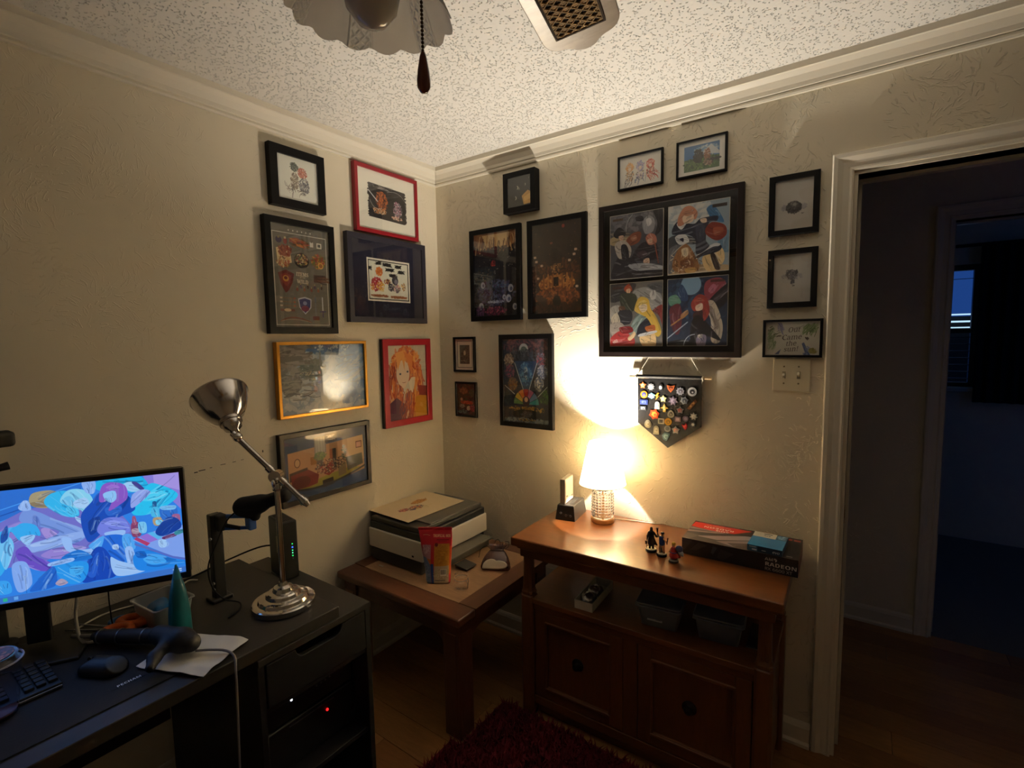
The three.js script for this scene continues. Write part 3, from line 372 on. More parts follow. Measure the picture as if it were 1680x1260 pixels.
    o.p([[0, .02], [.3, 0], [.27, .2], [.22, .22], [.21, .3], [0, .36]], '#7f7a74'); o.strokes(.12, .12, .14, .12, ['#6a655f', '#948e86', '#5b574f'], 60, .12, .02, 0); o.p([[0, .16], [.24, .16], [.26, .22], [0, .25]], '#5a5652'); o.dabs(.1, .5, .12, .2, ['#767878', '#64686c', '#8d8c86'], 80, .05); o.strokes(.14, .6, .16, .2, ['#555b62', '#8f918c'], 40, .14, .012, 0); o.l([[.45, .12], [.44, .5]], '#767c7c', .02); o.strokes(.75, .4, .15, .2, ['#8d96a0', '#5d7088'], 40, .16, .01, -.4); o.dabs(.6, .05, .2, .05, ['#234a7a', '#c4d0d8'], 30, .03); o.dabs(.3, .42, .1, .03, ['#b9b494', '#cfc9a4'], 20, .012); }),
  portrait: () => art(340, 460, 6, (o) => { o.bg('#d9d6c6'); const h = ['#d8762e', '#e59a48', '#c9572a', '#f0b868', '#b4451f']; o.dabs(.45, .25, .36, .23, h, 160, .08); o.strokes(.2, .55, .16, .35, ['#b4451f', '#c9672e', '#8e3018', '#e09048'], 120, .22, .03, 1.57); o.strokes(.72, .62, .16, .35, ['#c9572a', '#e08a40', '#b4451f', '#f0a858'], 130, .22, .03, 1.57); o.e(.38, .38, .17, .18, '#eed9c4'); o.p([[.24, .44], [.52, .44], [.42, .58], [.36, .58]], '#eed9c4'); o.p([[.2, .1], [.45, .06], [.42, .34], [.36, .16], [.25, .34]], '#e8a456'); o.p([[.4, .08], [.66, .16], [.6, .4], [.46, .16]], '#dd8238'); o.e(.31, .385, .026, .014, '#39405c'); o.e(.5, .36, .026, .014, '#39405c'); o.q([[.36, .5], [.4, .515], [.44, .5]], '#9a4a3a', .008);
    o.p([[.56, .62], [.52, .5], [.6, .44], [.7, .44], [.68, .54], [.62, .66]], '#f1e6d2'); o.p([[0, .78], [.2, .7], [.4, .8], [.42, 1], [0, 1]], '#5c2c4a'); o.p([[.42, .66], [.58, .62], [.62, .8], [.4, .96]], '#7c3f58'); o.p([[.7, .72], [1, .66], [1, 1], [.6, 1]], '#d09420'); o.p([[.76, .56], [1, .58], [1, .72], [.8, .7]], '#8c2d2a'); o.strokes(.5, .8, .2, .2, ['#b4451f', '#e09048', '#8e3018'], 60, .2, .02, 1.7); }),
  parlour: () => art(520, 340, 7, (o) => { o.bg('#334a74'); o.p([[.04, .24], [.96, .16], [.97, .78], [.6, .86], [.25, .88], [.04, .8]], '#c69a72'); o.p([[.75, .18], [.96, .17], [.97, .6], [.75, .62]], '#d6b184'); o.p([[.12, .82], [.5, .72], [.78, .68], [.95, .74], [.6, .86], [.3, .9]], '#a59a3e'); o.rect(.34, .06, .14, .28, '#7e7f78'); o.rect(.355, .08, .11, .24, '#a5a79c'); for (let i = 1; i < 4; i++) { o.l([[.34 + i * .035, .06], [.34 + i * .035, .34]], '#6b6c66', .004); } o.rect(.47, .03, .15, .15, '#262b3c'); o.scrawl(.485, .06, .12, .05, '#d6d6d6', 4, .004); o.scrawl(.5, .13, .1, .02, '#a9a9b0', 3, .003);
    o.rect(.52, .2, .1, .44, '#a87e58'); o.rect(.555, .3, .045, .36, '#241a1a'); o.rect(.52, .3, .035, .34, '#a2572a'); o.e(.14, .42, .035, .075, '#6b4a34'); o.e(.14, .42, .026, .06, '#cfae84'); o.rect(.86, .26, .08, .12, '#6b3a26'); o.rect(.868, .275, .064, .09, '#cf9a84'); o.rect(.29, .37, .08, .13, '#a06a2c'); o.rect(.36, .36, .08, .22, '#54504c'); o.dabs(.4, .38, .07, .06, ['#4a6a34', '#6a8a44', '#3a5228'], 40, .025); o.p([[.05, .56], [.25, .52], [.26, .64], [.05, .7]], '#43241e'); o.p([[.06, .6], [.26, .56], [.38, .68], [.36, .82], [.26, .84], [.08, .84]], '#7e1d1c'); o.e(.18, .74, .1, .1, '#5e1616'); o.p([[.4, .56], [.56, .52], [.57, .68], [.5, .74], [.4, .66]], '#92281f'); o.p([[.42, .8], [.55, .78], [.56, .9], [.42, .92]], '#2c2320'); o.p([[.62, .6], [.72, .58], [.72, .78], [.62, .8]], '#8f7a58'); o.p([[.72, .5], [.94, .48], [.95, .68], [.74, .74]], '#54564e'); o.dabs(.5, .58, .16, .12, ['#7e2a22', '#3a2a26', '#cfae8c', '#5a3a2e', '#d8c8b0'], 90, .018); o.dabs(.66, .54, .06, .08, ['#3a2a26', '#cfae8c', '#5d3a34'], 30, .016); o.dabs(.7, .4, .03, .12, ['#3c4a40', '#6d7a6c'], 20, .02); o.q([[.06, .82], [.4, 1], [.97, .72]], '#191a22', .02); }),
  moons: () => art(256, 256, 8, (o) => { o.bg('#2a2a26'); for (const [x, y, s] of [[.4, .36, .05], [.74, .3, .03], [.32, .7, .05]]) { o.e(x, y, s, s * 1.2, '#d9d4c0'); o.e(x - s * .5, y, s, s * 1.1, '#2a2a26'); } o.scrawl(.44, .36, .1, .1, '#b4b09c', 2, .006); o.p([[.6, .66], [.86, .5], [.97, .56], [.97, .94], [.68, .96]], '#c99a4a'); o.p([[.68, .72], [.97, .6], [.97, .8], [.7, .86]], '#e0b868'); o.rect(.72, .84, .25, .1, '#d9a84e'); o.e(.9, .1, .01, .01, '#d9d4c0'); }),
  grotto: () => art(360, 540, 9, (o) => { o.bg('#15131c'); o.p([[0, 0], [1, 0], [1, .14], [.8, .2], [.5, .2], [.2, .2], [0, .14]], '#8a5c38'); o.p([[.2, .02], [.85, .02], [.75, .17], [.3, .17]], '#d6b27a'); o.strokes(.5, .1, .5, .08, ['#6b4226', '#a97444', '#e0c08a', '#50301c'], 70, .16, .02, 1.57); o.dabs(.5, .21, .4, .03, ['#2c2226', '#7a5640', '#40303a'], 60, .05); o.dabs(.4, .27, .4, .05, ['#1d1822', '#0e0c14'], 50, .08); o.dabs(.46, .37, .05, .04, ['#a3202a', '#c9403a', '#6e1420'], 26, .03); o.rect(.02, .4, .5, .25, '#1d2430'); o.dabs(.26, .52, .24, .12, ['#262f38', '#3a3a34', '#2c3c4a', '#54483a'], 90, .04); o.rect(.78, .2, .06, .5, '#23222c'); o.dabs(.6, .64, .2, .02, ['#4aa0d8', '#7cc4ea', '#2c6ca8'], 50, .03, 4); o.dabs(.5, .72, .45, .16, ['#2a3452', '#3c4470', '#503c66', '#1d2238', '#5a6a90'], 200, .05); o.dabs(.5, .83, .2, .012, ['#a5b4d6', '#c9d2ea'], 30, .04, 5); for (const [x, y, s] of [[.85, .68, .06], [.8, .8, .06], [.7, .78, .04], [.94, .9, .05], [.15, .88, .06], [.2, .62, .05]]) { o.e(x, y, s, s * .8, '#aeb2c6'); o.e(x + s * .2, y + s * .1, s * .5, s * .4, '#5c6484'); } o.dabs(.45, .94, .3, .05, ['#8a2c5a', '#c05a78', '#5a2450'], 60, .04); o.dabs(.12, .94, .1, .06, ['#7c4a80', '#3c2850'], 30, .04); for (let i = 0; i < 26; i++) o.e(o.r(), .25 + o.r() * .3, .006, .004, '#e6dcc8'); }),
  hall: () => art(360, 540, 10, (o) => { o.bg('#2f2420'); o.dabs(.5, .15, .6, .2, ['#33261f', '#2b2220', '#3a2a22'], 100, .12); o.dabs(.5, .56, .5, .16, ['#5a3420', '#6e4024', '#4a2c1e', '#3a241c'], 200, .06); o.dabs(.5, .68, .36, .1, ['#c07a34', '#a5602a', '#d99a4c', '#8a4c22'], 160, .045); for (let i = 0; i < 7; i++) { const x = .22 + i * .095; o.rect(x, .56, .03, .16, i % 2 ? '#b87838' : '#8e5428'); } o.dabs(.46, .4, .14, .1, ['#2a1f1c', '#382822', '#201816'], 90, .06); o.dabs(.5, .5, .12, .05, ['#a8703c', '#c99050', '#3a2620'], 40, .03); o.rect(.44, .6, .1, .1, '#241a18'); o.dabs(.5, .82, .45, .1, ['#8a4a22', '#6e3a1e', '#a85c2a', '#4a2818'], 160, .06); o.dabs(.5, .95, .5, .06, ['#4a2a1e', '#5e3422', '#3a221a'], 90, .07); o.p([[.1, .78], [.3, .84], [.28, .94], [.04, .82]], '#4a332a'); o.e(.5, .87, .08, .065, '#1d1715'); o.dabs(.5, .96, .1, .04, ['#5e2a22', '#2c1e1c'], 24, .04); o.e(.64, .05, .03, .02, '#a8382c'); o.e(.4, .22, .03, .012, '#8a4a34'); for (const [x, y] of [[.88, .32], [.85, .37], [.76, .43], [.06, .36], [.09, .41], [.2, .46], [.12, .6], [.9, .72]]) { o.e(x - .012, y, .016, .014, '#d6b9a0'); o.e(x + .012, y, .016, .014, '#c9a48a'); } o.dabs(.04, .6, .05, .2, ['#5a4036', '#7a5a48', '#36261f'], 40, .03); for (let i = 0; i < 20; i++) o.e(o.r(), o.r(), .006, .004, '#c98a5a'); }),
  wheel: () => art(360, 540, 11, (o, c, w, h) => { o.bg('#2b313e'); o.dabs(.5, .08, .5, .1, ['#5a3c46', '#7a4a54', '#3c3644', '#8a5a5c'], 90, .06); o.e(.46, .12, .1, .07, '#b4b8b8'); o.e(.46, .13, .07, .045, '#5a6a66'); o.dabs(.46, .2, .34, .08, ['#23262e', '#3c4250', '#545c68'], 90, .05); o.p([[.25, .26], [.75, .26], [.58, .6], [.42, .6]], '#2a4a72'); o.dabs(.5, .42, .14, .14, ['#3c6ea5', '#2a5080', '#6ca0c8'], 80, .05); o.dabs(.5, .4, .04, .08, ['#c9d2da', '#3a4660'], 24, .03); o.l([[.25, .28], [.44, .6]], '#d6d9dc', .012); o.l([[.76, .26], [.57, .6]], '#d6d9dc', .012); const seg = ['#5d8a4a', '#c9b03c', '#d9802c', '#b8302a', '#c06a8a', '#6a8ab4', '#3c9a9a']; seg.forEach((s, i) => { c.fillStyle = s; c.beginPath(); c.moveTo(.5 * w, .78 * h); c.arc(.5 * w, .78 * h, .28 * w, Math.PI + i * Math.PI / 7 + .02, Math.PI + (i + 1) * Math.PI / 7 - .02); c.fill(); }); o.e(.5, .74, .08, .06, '#3a2c2e'); o.e(.5, .72, .04, .03, '#d9b08a'); for (const [x, y, a] of [[.12, .25, ['#b49a80', '#8a6a54', '#d9c4a8']], [.14, .38, ['#b4506a', '#5a4a6a', '#3c4658']], [.2, .54, ['#a8804a', '#6a5a4a', '#8a5c34']], [.84, .24, ['#8a8fa5', '#4a4658', '#b44a5c']], [.86, .38, ['#c9ccd2', '#7a8aa5', '#4a5a86']], [.78, .53, ['#e0dcd0', '#4a5670', '#b0a898']], [.9, .68, ['#5a8a3a', '#3c5a3c', '#2c3a2c']], [.06, .7, ['#2c3a30', '#3c4a50']]]) o.dabs(x, y, .1, .08, a, 60, .04); o.l([[.02, .56], [.24, .66]], '#d6d9dc', .012); o.l([[.96, .56], [.76, .68]], '#d6d9dc', .012); o.dabs(.5, .84, .4, .03, ['#23262e', '#8a6a2a', '#c99a3a'], 80, .04); o.e(.5, .9, .32, .06, '#17181d'); o.dabs(.5, .9, .12, .03, ['#3c4048', '#55585e'], 24, .04); o.dabs(.5, .975, .5, .02, ['#7d8a94', '#55626c', '#98a0a4'], 60, .06); o.dabs(.5, .965, .2, .015, ['#c9a040', '#1a1a1c'], 30, .02); }),
  engraving: () => art(200, 270, 12, (o) => { o.bg('#e9e4d6'); o.frame(.1, .075, .8, .85, '#1d1818', .022); o.rect(.24, .2, .52, .6, '#4a4840'); o.dabs(.5, .5, .24, .28, ['#35332d', '#5d5a4e', '#7a7564', '#26241f'], 130, .05); o.strokes(.5, .5, .22, .26, ['#8d8874', '#2c2a24'], 60, .08, .012, 1.57); o.e(.5, .45, .06, .08, '#d6cfb4'); o.dabs(.5, .72, .18, .05, ['#cfc8ac', '#26241f'], 20, .04); o.frame(.24, .2, .52, .6, '#2d2a24', .012); }),
  clutter: () => art(200, 290, 13, (o) => { o.bg('#3a2026'); o.dabs(.5, .5, .55, .55, ['#5a2c30', '#4a3a3a', '#2c2228', '#6e3434', '#3c4a40'], 130, .12); o.dabs(.35, .22, .22, .1, ['#a86a4a', '#8a4c3c', '#c99470'], 40, .08); o.dabs(.8, .28, .14, .12, ['#5a6a4a', '#40503c'], 26, .07); o.e(.22, .5, .07, .05, '#d6a49a'); o.dabs(.5, .6, .35, .05, ['#b43430', '#8a2626', '#d65a4a'], 40, .08); o.dabs(.25, .72, .14, .06, ['#cfc9c4', '#7a7478'], 26, .06); o.e(.6, .78, .1, .08, '#e2dcd2', .6); o.dabs(.82, .78, .14, .1, ['#b4404e', '#8a3444', '#d67a7c'], 30, .06); o.dabs(.3, .9, .3, .06, ['#5a7a7a', '#7ca09c', '#3c5454'], 30, .07); }),
  trio: () => art(330, 230, 14, (o) => { o.bg('#ece8de'); for (const [x, a] of [[.24, ['#e0a050', '#f0c078', '#d6b48c']], [.5, ['#b49ab8', '#8a9ac9', '#d6c4d2']], [.74, ['#c04030', '#d6604a', '#e8a08c']]]) { o.dabs(x, .35, .09, .16, a, 50, .035); o.dabs(x, .62, .1, .18, [a[2], '#4a4438', '#e8dcc8', a[0]], 50, .03); o.e(x, .4, .035, .055, '#f0dcc8'); } o.strokes(.5, .72, .14, .12, ['#3c5a9a', '#2c3c6a'], 14, .08, .012, 1.57); o.strokes(.24, .76, .1, .1, ['#2d2a24'], 10, .1, .01, 2); o.strokes(.76, .66, .12, .14, ['#b4342c', '#e0846a'], 20, .1, .014, .8); }),
  meadow: () => art(330, 230, 15, (o) => { o.bg('#e9e6dc'); o.rect(.12, .12, .76, .76, '#3f76b0'); o.dabs(.6, .32, .26, .14, ['#c9d6de', '#a5bccc', '#6f9cc4', '#dfe6e6'], 80, .05); o.p([[.5, .4], [.7, .16], [.88, .42], [.88, .5]], '#cfd9de'); o.rect(.12, .52, .76, .36, '#4a6a3c'); o.dabs(.5, .66, .38, .2, ['#3c5a30', '#5f824a', '#82a05c', '#2c4426'], 130, .04); o.strokes(.25, .78, .13, .1, ['#7a9a54', '#2c4424'], 40, .08, .01, -1.2); o.dabs(.42, .46, .1, .2, ['#2a2a28', '#33312c', '#1f1f1e'], 80, .04); o.dabs(.62, .44, .07, .16, ['#7a4430', '#8f5a3c', '#c9a98c'], 70, .03); o.dabs(.64, .68, .1, .1, ['#8a6a54', '#c4a890', '#4a3a34'], 50, .035); o.dabs(.8, .62, .1, .03, ['#2a2826'], 20, .04); }),
  greyBlobA: () => art(240, 320, 16, (o) => { o.bg('#d2cec6'); o.dabs(.5, .55, .34, .08, ['#b4b0b4', '#a5a1a8'], 60, .06); o.dabs(.5, .56, .2, .12, ['#4e4b4b', '#5b5857', '#3c3a3b', '#6d6966'], 130, .05); o.dabs(.5, .49, .1, .05, ['#6d6966', '#8f8b86', '#4e4b4b'], 50, .04); o.e(.52, .5, .05, .03, '#aaa69e'); o.scrawl(.7, .68, .08, .03, '#55524f', 2, .006); }),
  greyBlobB: () => art(240, 320, 17, (o) => { o.bg('#d0ccc4'); o.dabs(.5, .46, .3, .06, ['#b8b4b6', '#aaa6ab'], 50, .05); o.dabs(.48, .42, .15, .1, ['#55525a', '#6c6970', '#45424a', '#8a868a'], 100, .035); o.dabs(.38, .36, .05, .04, ['#55525a'], 14, .03); o.dabs(.62, .36, .05, .04, ['#55525a'], 14, .03); o.strokes(.52, .54, .04, .04, ['#55525a'], 20, .06, .02, 1.57); o.scrawl(.5, .62, .08, .05, '#55524f', 3, .006); }),
  sunCard: () => art(420, 300, 18, (o, c, w, h) => { o.bg('#d9d8cc'); o.strokes(.1, .6, .06, .3, ['#9ab08a', '#7a946a', '#b4c4a0'], 60, .1, .016, -1.3); o.strokes(.14, .35, .1, .2, ['#55603f', '#6f7f58'], 16, .05, .016, -.4); o.strokes(.86, .18, .12, .12, ['#8aa570', '#a5ba8c', '#5f7a4a'], 60, .12, .014, 2.2); o.p([[.22, .02], [.3, .02], [.36, .24], [.33, .26]], '#a9a8c4'); o.strokes(.27, .14, .05, .1, ['#8d8cb4'], 12, .12, .012, 1.2); o.p([[.68, .66], [.72, .62], [.84, 1], [.76, 1]], '#6c7fae'); o.strokes(.76, .85, .05, .12, ['#55689a', '#8a9ac4'], 24, .12, .014, 1.1); o.dabs(.88, .88, .06, .07, ['#b8ae5c', '#98944a'], 16, .05); o.p([[.18, .98], [.3, .82], [.26, .98]], '#5a6c98'); o.strokes(.76, .5, .02, .03, ['#4a3a30'], 8, .03, .014, 1); o.strokes(.24, .42, .03, .03, ['#4a4436'], 6, .03, .014, -.3);
    const T = (s, x, y, sz, rot = -.06) => o.text(s, x, y, sz, '#3b2f29', 'italic', 'serif', 'center', rot, .92); T('Out', .53, .24, .2); T('Came', .49, .46, .21); T('the', .48, .65, .2); T('sun!', .48, .82, .2); o.q([[.36, .52], [.3, .54], [.33, .42]], '#3b2f29', .006); o.q([[.56, .19], [.68, .16], [.72, .1]], '#3b2f29', .006); }),
};
const quad = (xl, xr, tl, tr, bl, br) => (pts) => pts.map(([x, y]) => { const k = (x - xl) / (xr - xl), t = tl + (tr - tl) * k, b = bl + (br - bl) * k; return [k, (y - t) / (b - t)]; });
const layers = (o, Q, list) => { for (const [col, ...pts] of list) o.s(Q(pts), col); };
const posterPrints = [
  (o) => { const Q = quad(35, 449, 160, 92, 650, 615); o.bg('#53535c'); o.dabs(.4, .12, .6, .14, ['#6d6d76', '#5a5a64', '#84828a'], 90, .09); layers(o, Q, [['#b8a37c', [36, 330], [120, 300], [210, 330], [110, 380], [36, 375]], ['#8d8578', [36, 290], [150, 280], [220, 300], [100, 320]]]); o.q(Q([[165, 270], [160, 190], [215, 140]]), '#a9adb2', .012);
    layers(o, Q, [['#1d1d25', [375, 110], [440, 100], [440, 240], [390, 300], [405, 200]], ['#9c9ca4', [295, 190], [340, 145], [385, 180], [375, 265], [320, 290], [296, 245]], ['#d6d6d8', [320, 180], [350, 165], [365, 200], [335, 230]], ['#2a2a33', [240, 160], [290, 150], [300, 185], [250, 190]], ['#8e4e38', [165, 345], [215, 285], [280, 275], [270, 345], [200, 380]], ['#b07a5c', [200, 320], [240, 300], [250, 330], [215, 345]], ['#2b2730', [290, 360], [395, 360], [410, 470], [330, 500], [225, 490], [215, 460]], ['#54404a', [250, 440], [310, 420], [330, 450], [270, 480]], ['#c07a66', [318, 320], [350, 285], [392, 300], [400, 355], [345, 375]], ['#e2bfa4', [332, 335], [365, 325], [368, 355], [340, 362]], ['#dcb79c', [305, 490], [345, 478], [345, 525], [308, 525]], ['#35333c', [50, 580], [110, 470], [230, 490], [260, 610], [60, 640]], ['#bdb4ab', [78, 365], [150, 340], [205, 400], [190, 475], [115, 485], [80, 430]], ['#2c2a33', [125, 385], [170, 380], [188, 475], [140, 505]], ['#1f2028', [62, 295], [108, 240], [160, 280], [145, 312], [88, 325]], ['#d8b49a', [105, 310], [142, 302], [142, 335], [115, 340]], ['#a9abb2', [185, 530], [330, 517], [449, 540], [449, 568], [250, 575]], ['#2a2830', [180, 590], [449, 570], [449, 615], [180, 640]]]); o.l(Q([[388, 365], [416, 512]]), '#a05038', .022); o.strokes(.5, .7, .45, .2, ['#74727a', '#2a2830'], 50, .12, .006, .3); o.rect(.05, .05, .2, .035, '#5d4634'); },
  (o) => { const Q = quad(494, 980, 85, 5, 608, 568); o.bg('#9aacba'); o.dabs(.35, .14, .45, .16, ['#c9d0d2', '#b0bcc4', '#d9dad6'], 90, .09); layers(o, Q, [['#3d77ab', [805, 90], [860, 65], [940, 190], [850, 175], [818, 130]], ['#6d92b0', [900, 300], [980, 260], [980, 420], [910, 400]], ['#c9ad88', [494, 600], [700, 530], [980, 530], [980, 580], [494, 620]], ['#40454f', [494, 330], [590, 295], [745, 330], [720, 365], [620, 375], [494, 420]], ['#6d7078', [494, 420], [600, 380], [560, 560], [494, 590]], ['#dcdcdc', [552, 315], [625, 285], [668, 345], [590, 372]], ['#26223a', [590, 330], [620, 320], [620, 350]], ['#a8764c', [565, 430], [640, 365], [710, 440], [750, 565], [600, 590], [530, 550]], ['#e6d4b4', [605, 410], [655, 395], [660, 450], [625, 470]], ['#7c4a2c', [600, 500], [690, 480], [700, 540], [620, 550]], ['#d6a860', [640, 560], [720, 550], [720, 585], [650, 590]], ['#e6c690', [775, 480], [832, 435], [872, 540], [885, 590], [808, 570]], ['#e9cc98', [838, 420], [925, 395], [950, 470], [925, 525], [878, 490]], ['#3a2a26', [840, 450], [870, 440], [920, 550], [880, 560]], ['#20263a', [715, 478], [835, 385], [920, 375], [905, 420], [780, 460]], ['#dcdcde', [725, 462], [850, 368], [910, 362], [905, 380], [850, 392]], ['#282e42', [525, 290], [570, 195], [700, 210], [760, 168], [885, 145], [885, 185], [822, 205], [802, 330], [828, 385], [730, 445], [716, 330], [640, 292]], ['#3a4258', [720, 240], [790, 220], [790, 320], [740, 340]], ['#e0e0e0', [565, 210], [645, 195], [602, 255]], ['#8c3426', [798, 245], [850, 195], [945, 218], [958, 292], [890, 338], [808, 295]], ['#b05a40', [860, 240], [930, 235], [930, 275], [870, 300]], ['#cf8d70', [575, 165], [620, 88], [682, 72], [732, 118], [715, 175], [665, 150], [622, 215], [575, 225]], ['#edd2b8', [618, 150], [692, 126], [700, 182], [650, 208], [616, 195]], ['#c08060', [610, 130], [660, 105], [700, 130], [650, 150]], ['#edd2b8', [755, 175], [800, 165], [805, 195], [770, 200]]]); o.q(Q([[530, 450], [640, 330], [720, 350], [720, 400]]), '#cfc6b8', .01); o.strokes(.3, .85, .25, .12, ['#5a3a26', '#f0dfc0', '#8e5a34'], 70, .05, .012); o.rect(.73, .06, .23, .045, '#33231f'); },
  (o) => { const Q = quad(35, 445, 697, 662, 1172, 1172); o.bg('#77736e'); layers(o, Q, [['#3a3a40', [36, 700], [240, 690], [160, 800], [36, 830]], ['#a3a3a2', [225, 745], [320, 715], [425, 760], [445, 870], [360, 890], [250, 805]], ['#5f6064', [330, 700], [445, 680], [445, 760], [380, 740]], ['#cfcfcc', [350, 760], [390, 740], [395, 800], [360, 810]], ['#b9b4aa', [36, 880], [110, 860], [130, 960], [36, 960]], ['#8e3a3a', [375, 895], [449, 855], [449, 1005], [420, 935]], ['#b04a2e', [150, 722], [190, 690], [212, 742], [162, 752]], ['#e2b892', [166, 735], [198, 728], [196, 760], [172, 765]], ['#41463a', [112, 790], [160, 762], [245, 780], [235, 890], [145, 900]], ['#6a4a38', [105, 870], [150, 865], [160, 910], [120, 915]], ['#31313a', [105, 905], [205, 900], [205, 990], [118, 1000]], ['#d8ccb4', [44, 955], [90, 915], [116, 985], [58, 1000]], ['#b2a69b', [36, 1005], [125, 990], [168, 1065], [60, 1100]], ['#8a9f9a', [190, 1070], [248, 930], [330, 905], [318, 985], [240, 1075]], ['#2a2a37', [270, 1010], [360, 945], [410, 1055], [262, 1100]], ['#e3bd52', [232, 880], [268, 795], [335, 805], [358, 880], [408, 960], [438, 1065], [400, 1095], [338, 965], [248, 910]], ['#f0dabb', [266, 862], [322, 846], [328, 892], [290, 910]], ['#e8ca6c', [250, 850], [290, 815], [330, 830], [290, 850]], ['#c46c36', [316, 1025], [384, 1008], [390, 1055], [338, 1065]], ['#ecca94', [276, 1095], [385, 1072], [392, 1180], [305, 1180]], ['#d8d8da', [270, 1080], [392, 1052], [396, 1070], [276, 1100]], ['#b93b3b', [30, 1120], [120, 1055], [228, 1110], [210, 1180], [30, 1180]], ['#8a2228', [110, 1030], [200, 1020], [220, 1060], [140, 1075]], ['#edd0a4', [180, 1110], [230, 1060], [240, 1090], [200, 1130]]]); o.strokes(.5, .5, .45, .45, ['#4a4644', '#a8a29a', '#2c2a2c'], 60, .08, .006); o.text('102', .1, .93, .06, '#e6d9d0', 'bold', 'sans-serif', 'center', -.5); o.rect(.05, .05, .18, .035, '#4a2c2a'); },
  (o) => { const Q = quad(488, 965, 660, 620, 1168, 1168); o.bg('#28364f'); o.dabs(.4, .3, .5, .3, ['#2f4666', '#243250', '#3a5878', '#1f2a44'], 120, .09); o.e(.4, .1, .17, .15, '#87a9c6'); layers(o, Q, [['#2b4a78', [565, 780], [602, 695], [650, 765], [650, 820], [580, 815]], ['#9a4353', [790, 780], [795, 675], [900, 640], [950, 700], [850, 815]], ['#c4748a', [815, 740], [850, 690], [880, 710], [850, 760]], ['#6c9c86', [495, 800], [560, 775], [598, 835], [515, 860]], ['#70303a', [505, 890], [585, 845], [610, 950], [585, 1075], [535, 1050]], ['#b9875a', [600, 930], [650, 890], [660, 920], [610, 960]], ['#1d1b23', [815, 830], [970, 680], [970, 805], [880, 890]], ['#46404a', [860, 800], [970, 720], [970, 745], [870, 830]], ['#c4b6a2', [785, 845], [862, 825], [930, 1000], [910, 1140], [845, 1130], [838, 965]], ['#8e8076', [820, 880], [850, 870], [900, 1010], [880, 1030]], ['#4a2c30', [700, 920], [780, 890], [800, 980], [720, 990]], ['#17151b', [692, 975], [750, 935], [870, 1060], [915, 1130], [800, 1095], [725, 1170], [672, 1170]], ['#a63e36', [682, 840], [738, 772], [805, 795], [828, 905], [785, 975], [768, 885], [705, 900]], ['#c25a4a', [700, 820], [750, 795], [790, 820], [740, 830]], ['#ebcab0', [718, 862], [768, 838], [774, 884], [728, 898]], ['#8c829c', [735, 1095], [802, 1088], [795, 1170], [735, 1170]], ['#d8cfc4', [740, 1085], [775, 1080], [775, 1105], [745, 1110]], ['#16181f', [488, 1140], [640, 1120], [680, 1180], [488, 1180]]]); o.l(Q([[518, 1012], [655, 920]]), '#b98650', .024); o.l(Q([[488, 1112], [655, 985]]), '#aab6c6', .018); o.q(Q([[625, 1165], [640, 1085], [715, 1080]]), '#c4ccd6', .012); o.strokes(.5, .6, .45, .35, ['#4a5a78', '#1a2236', '#6a4a50'], 60, .08, .007); o.rect(.72, .05, .22, .035, '#5a3430'); },
];
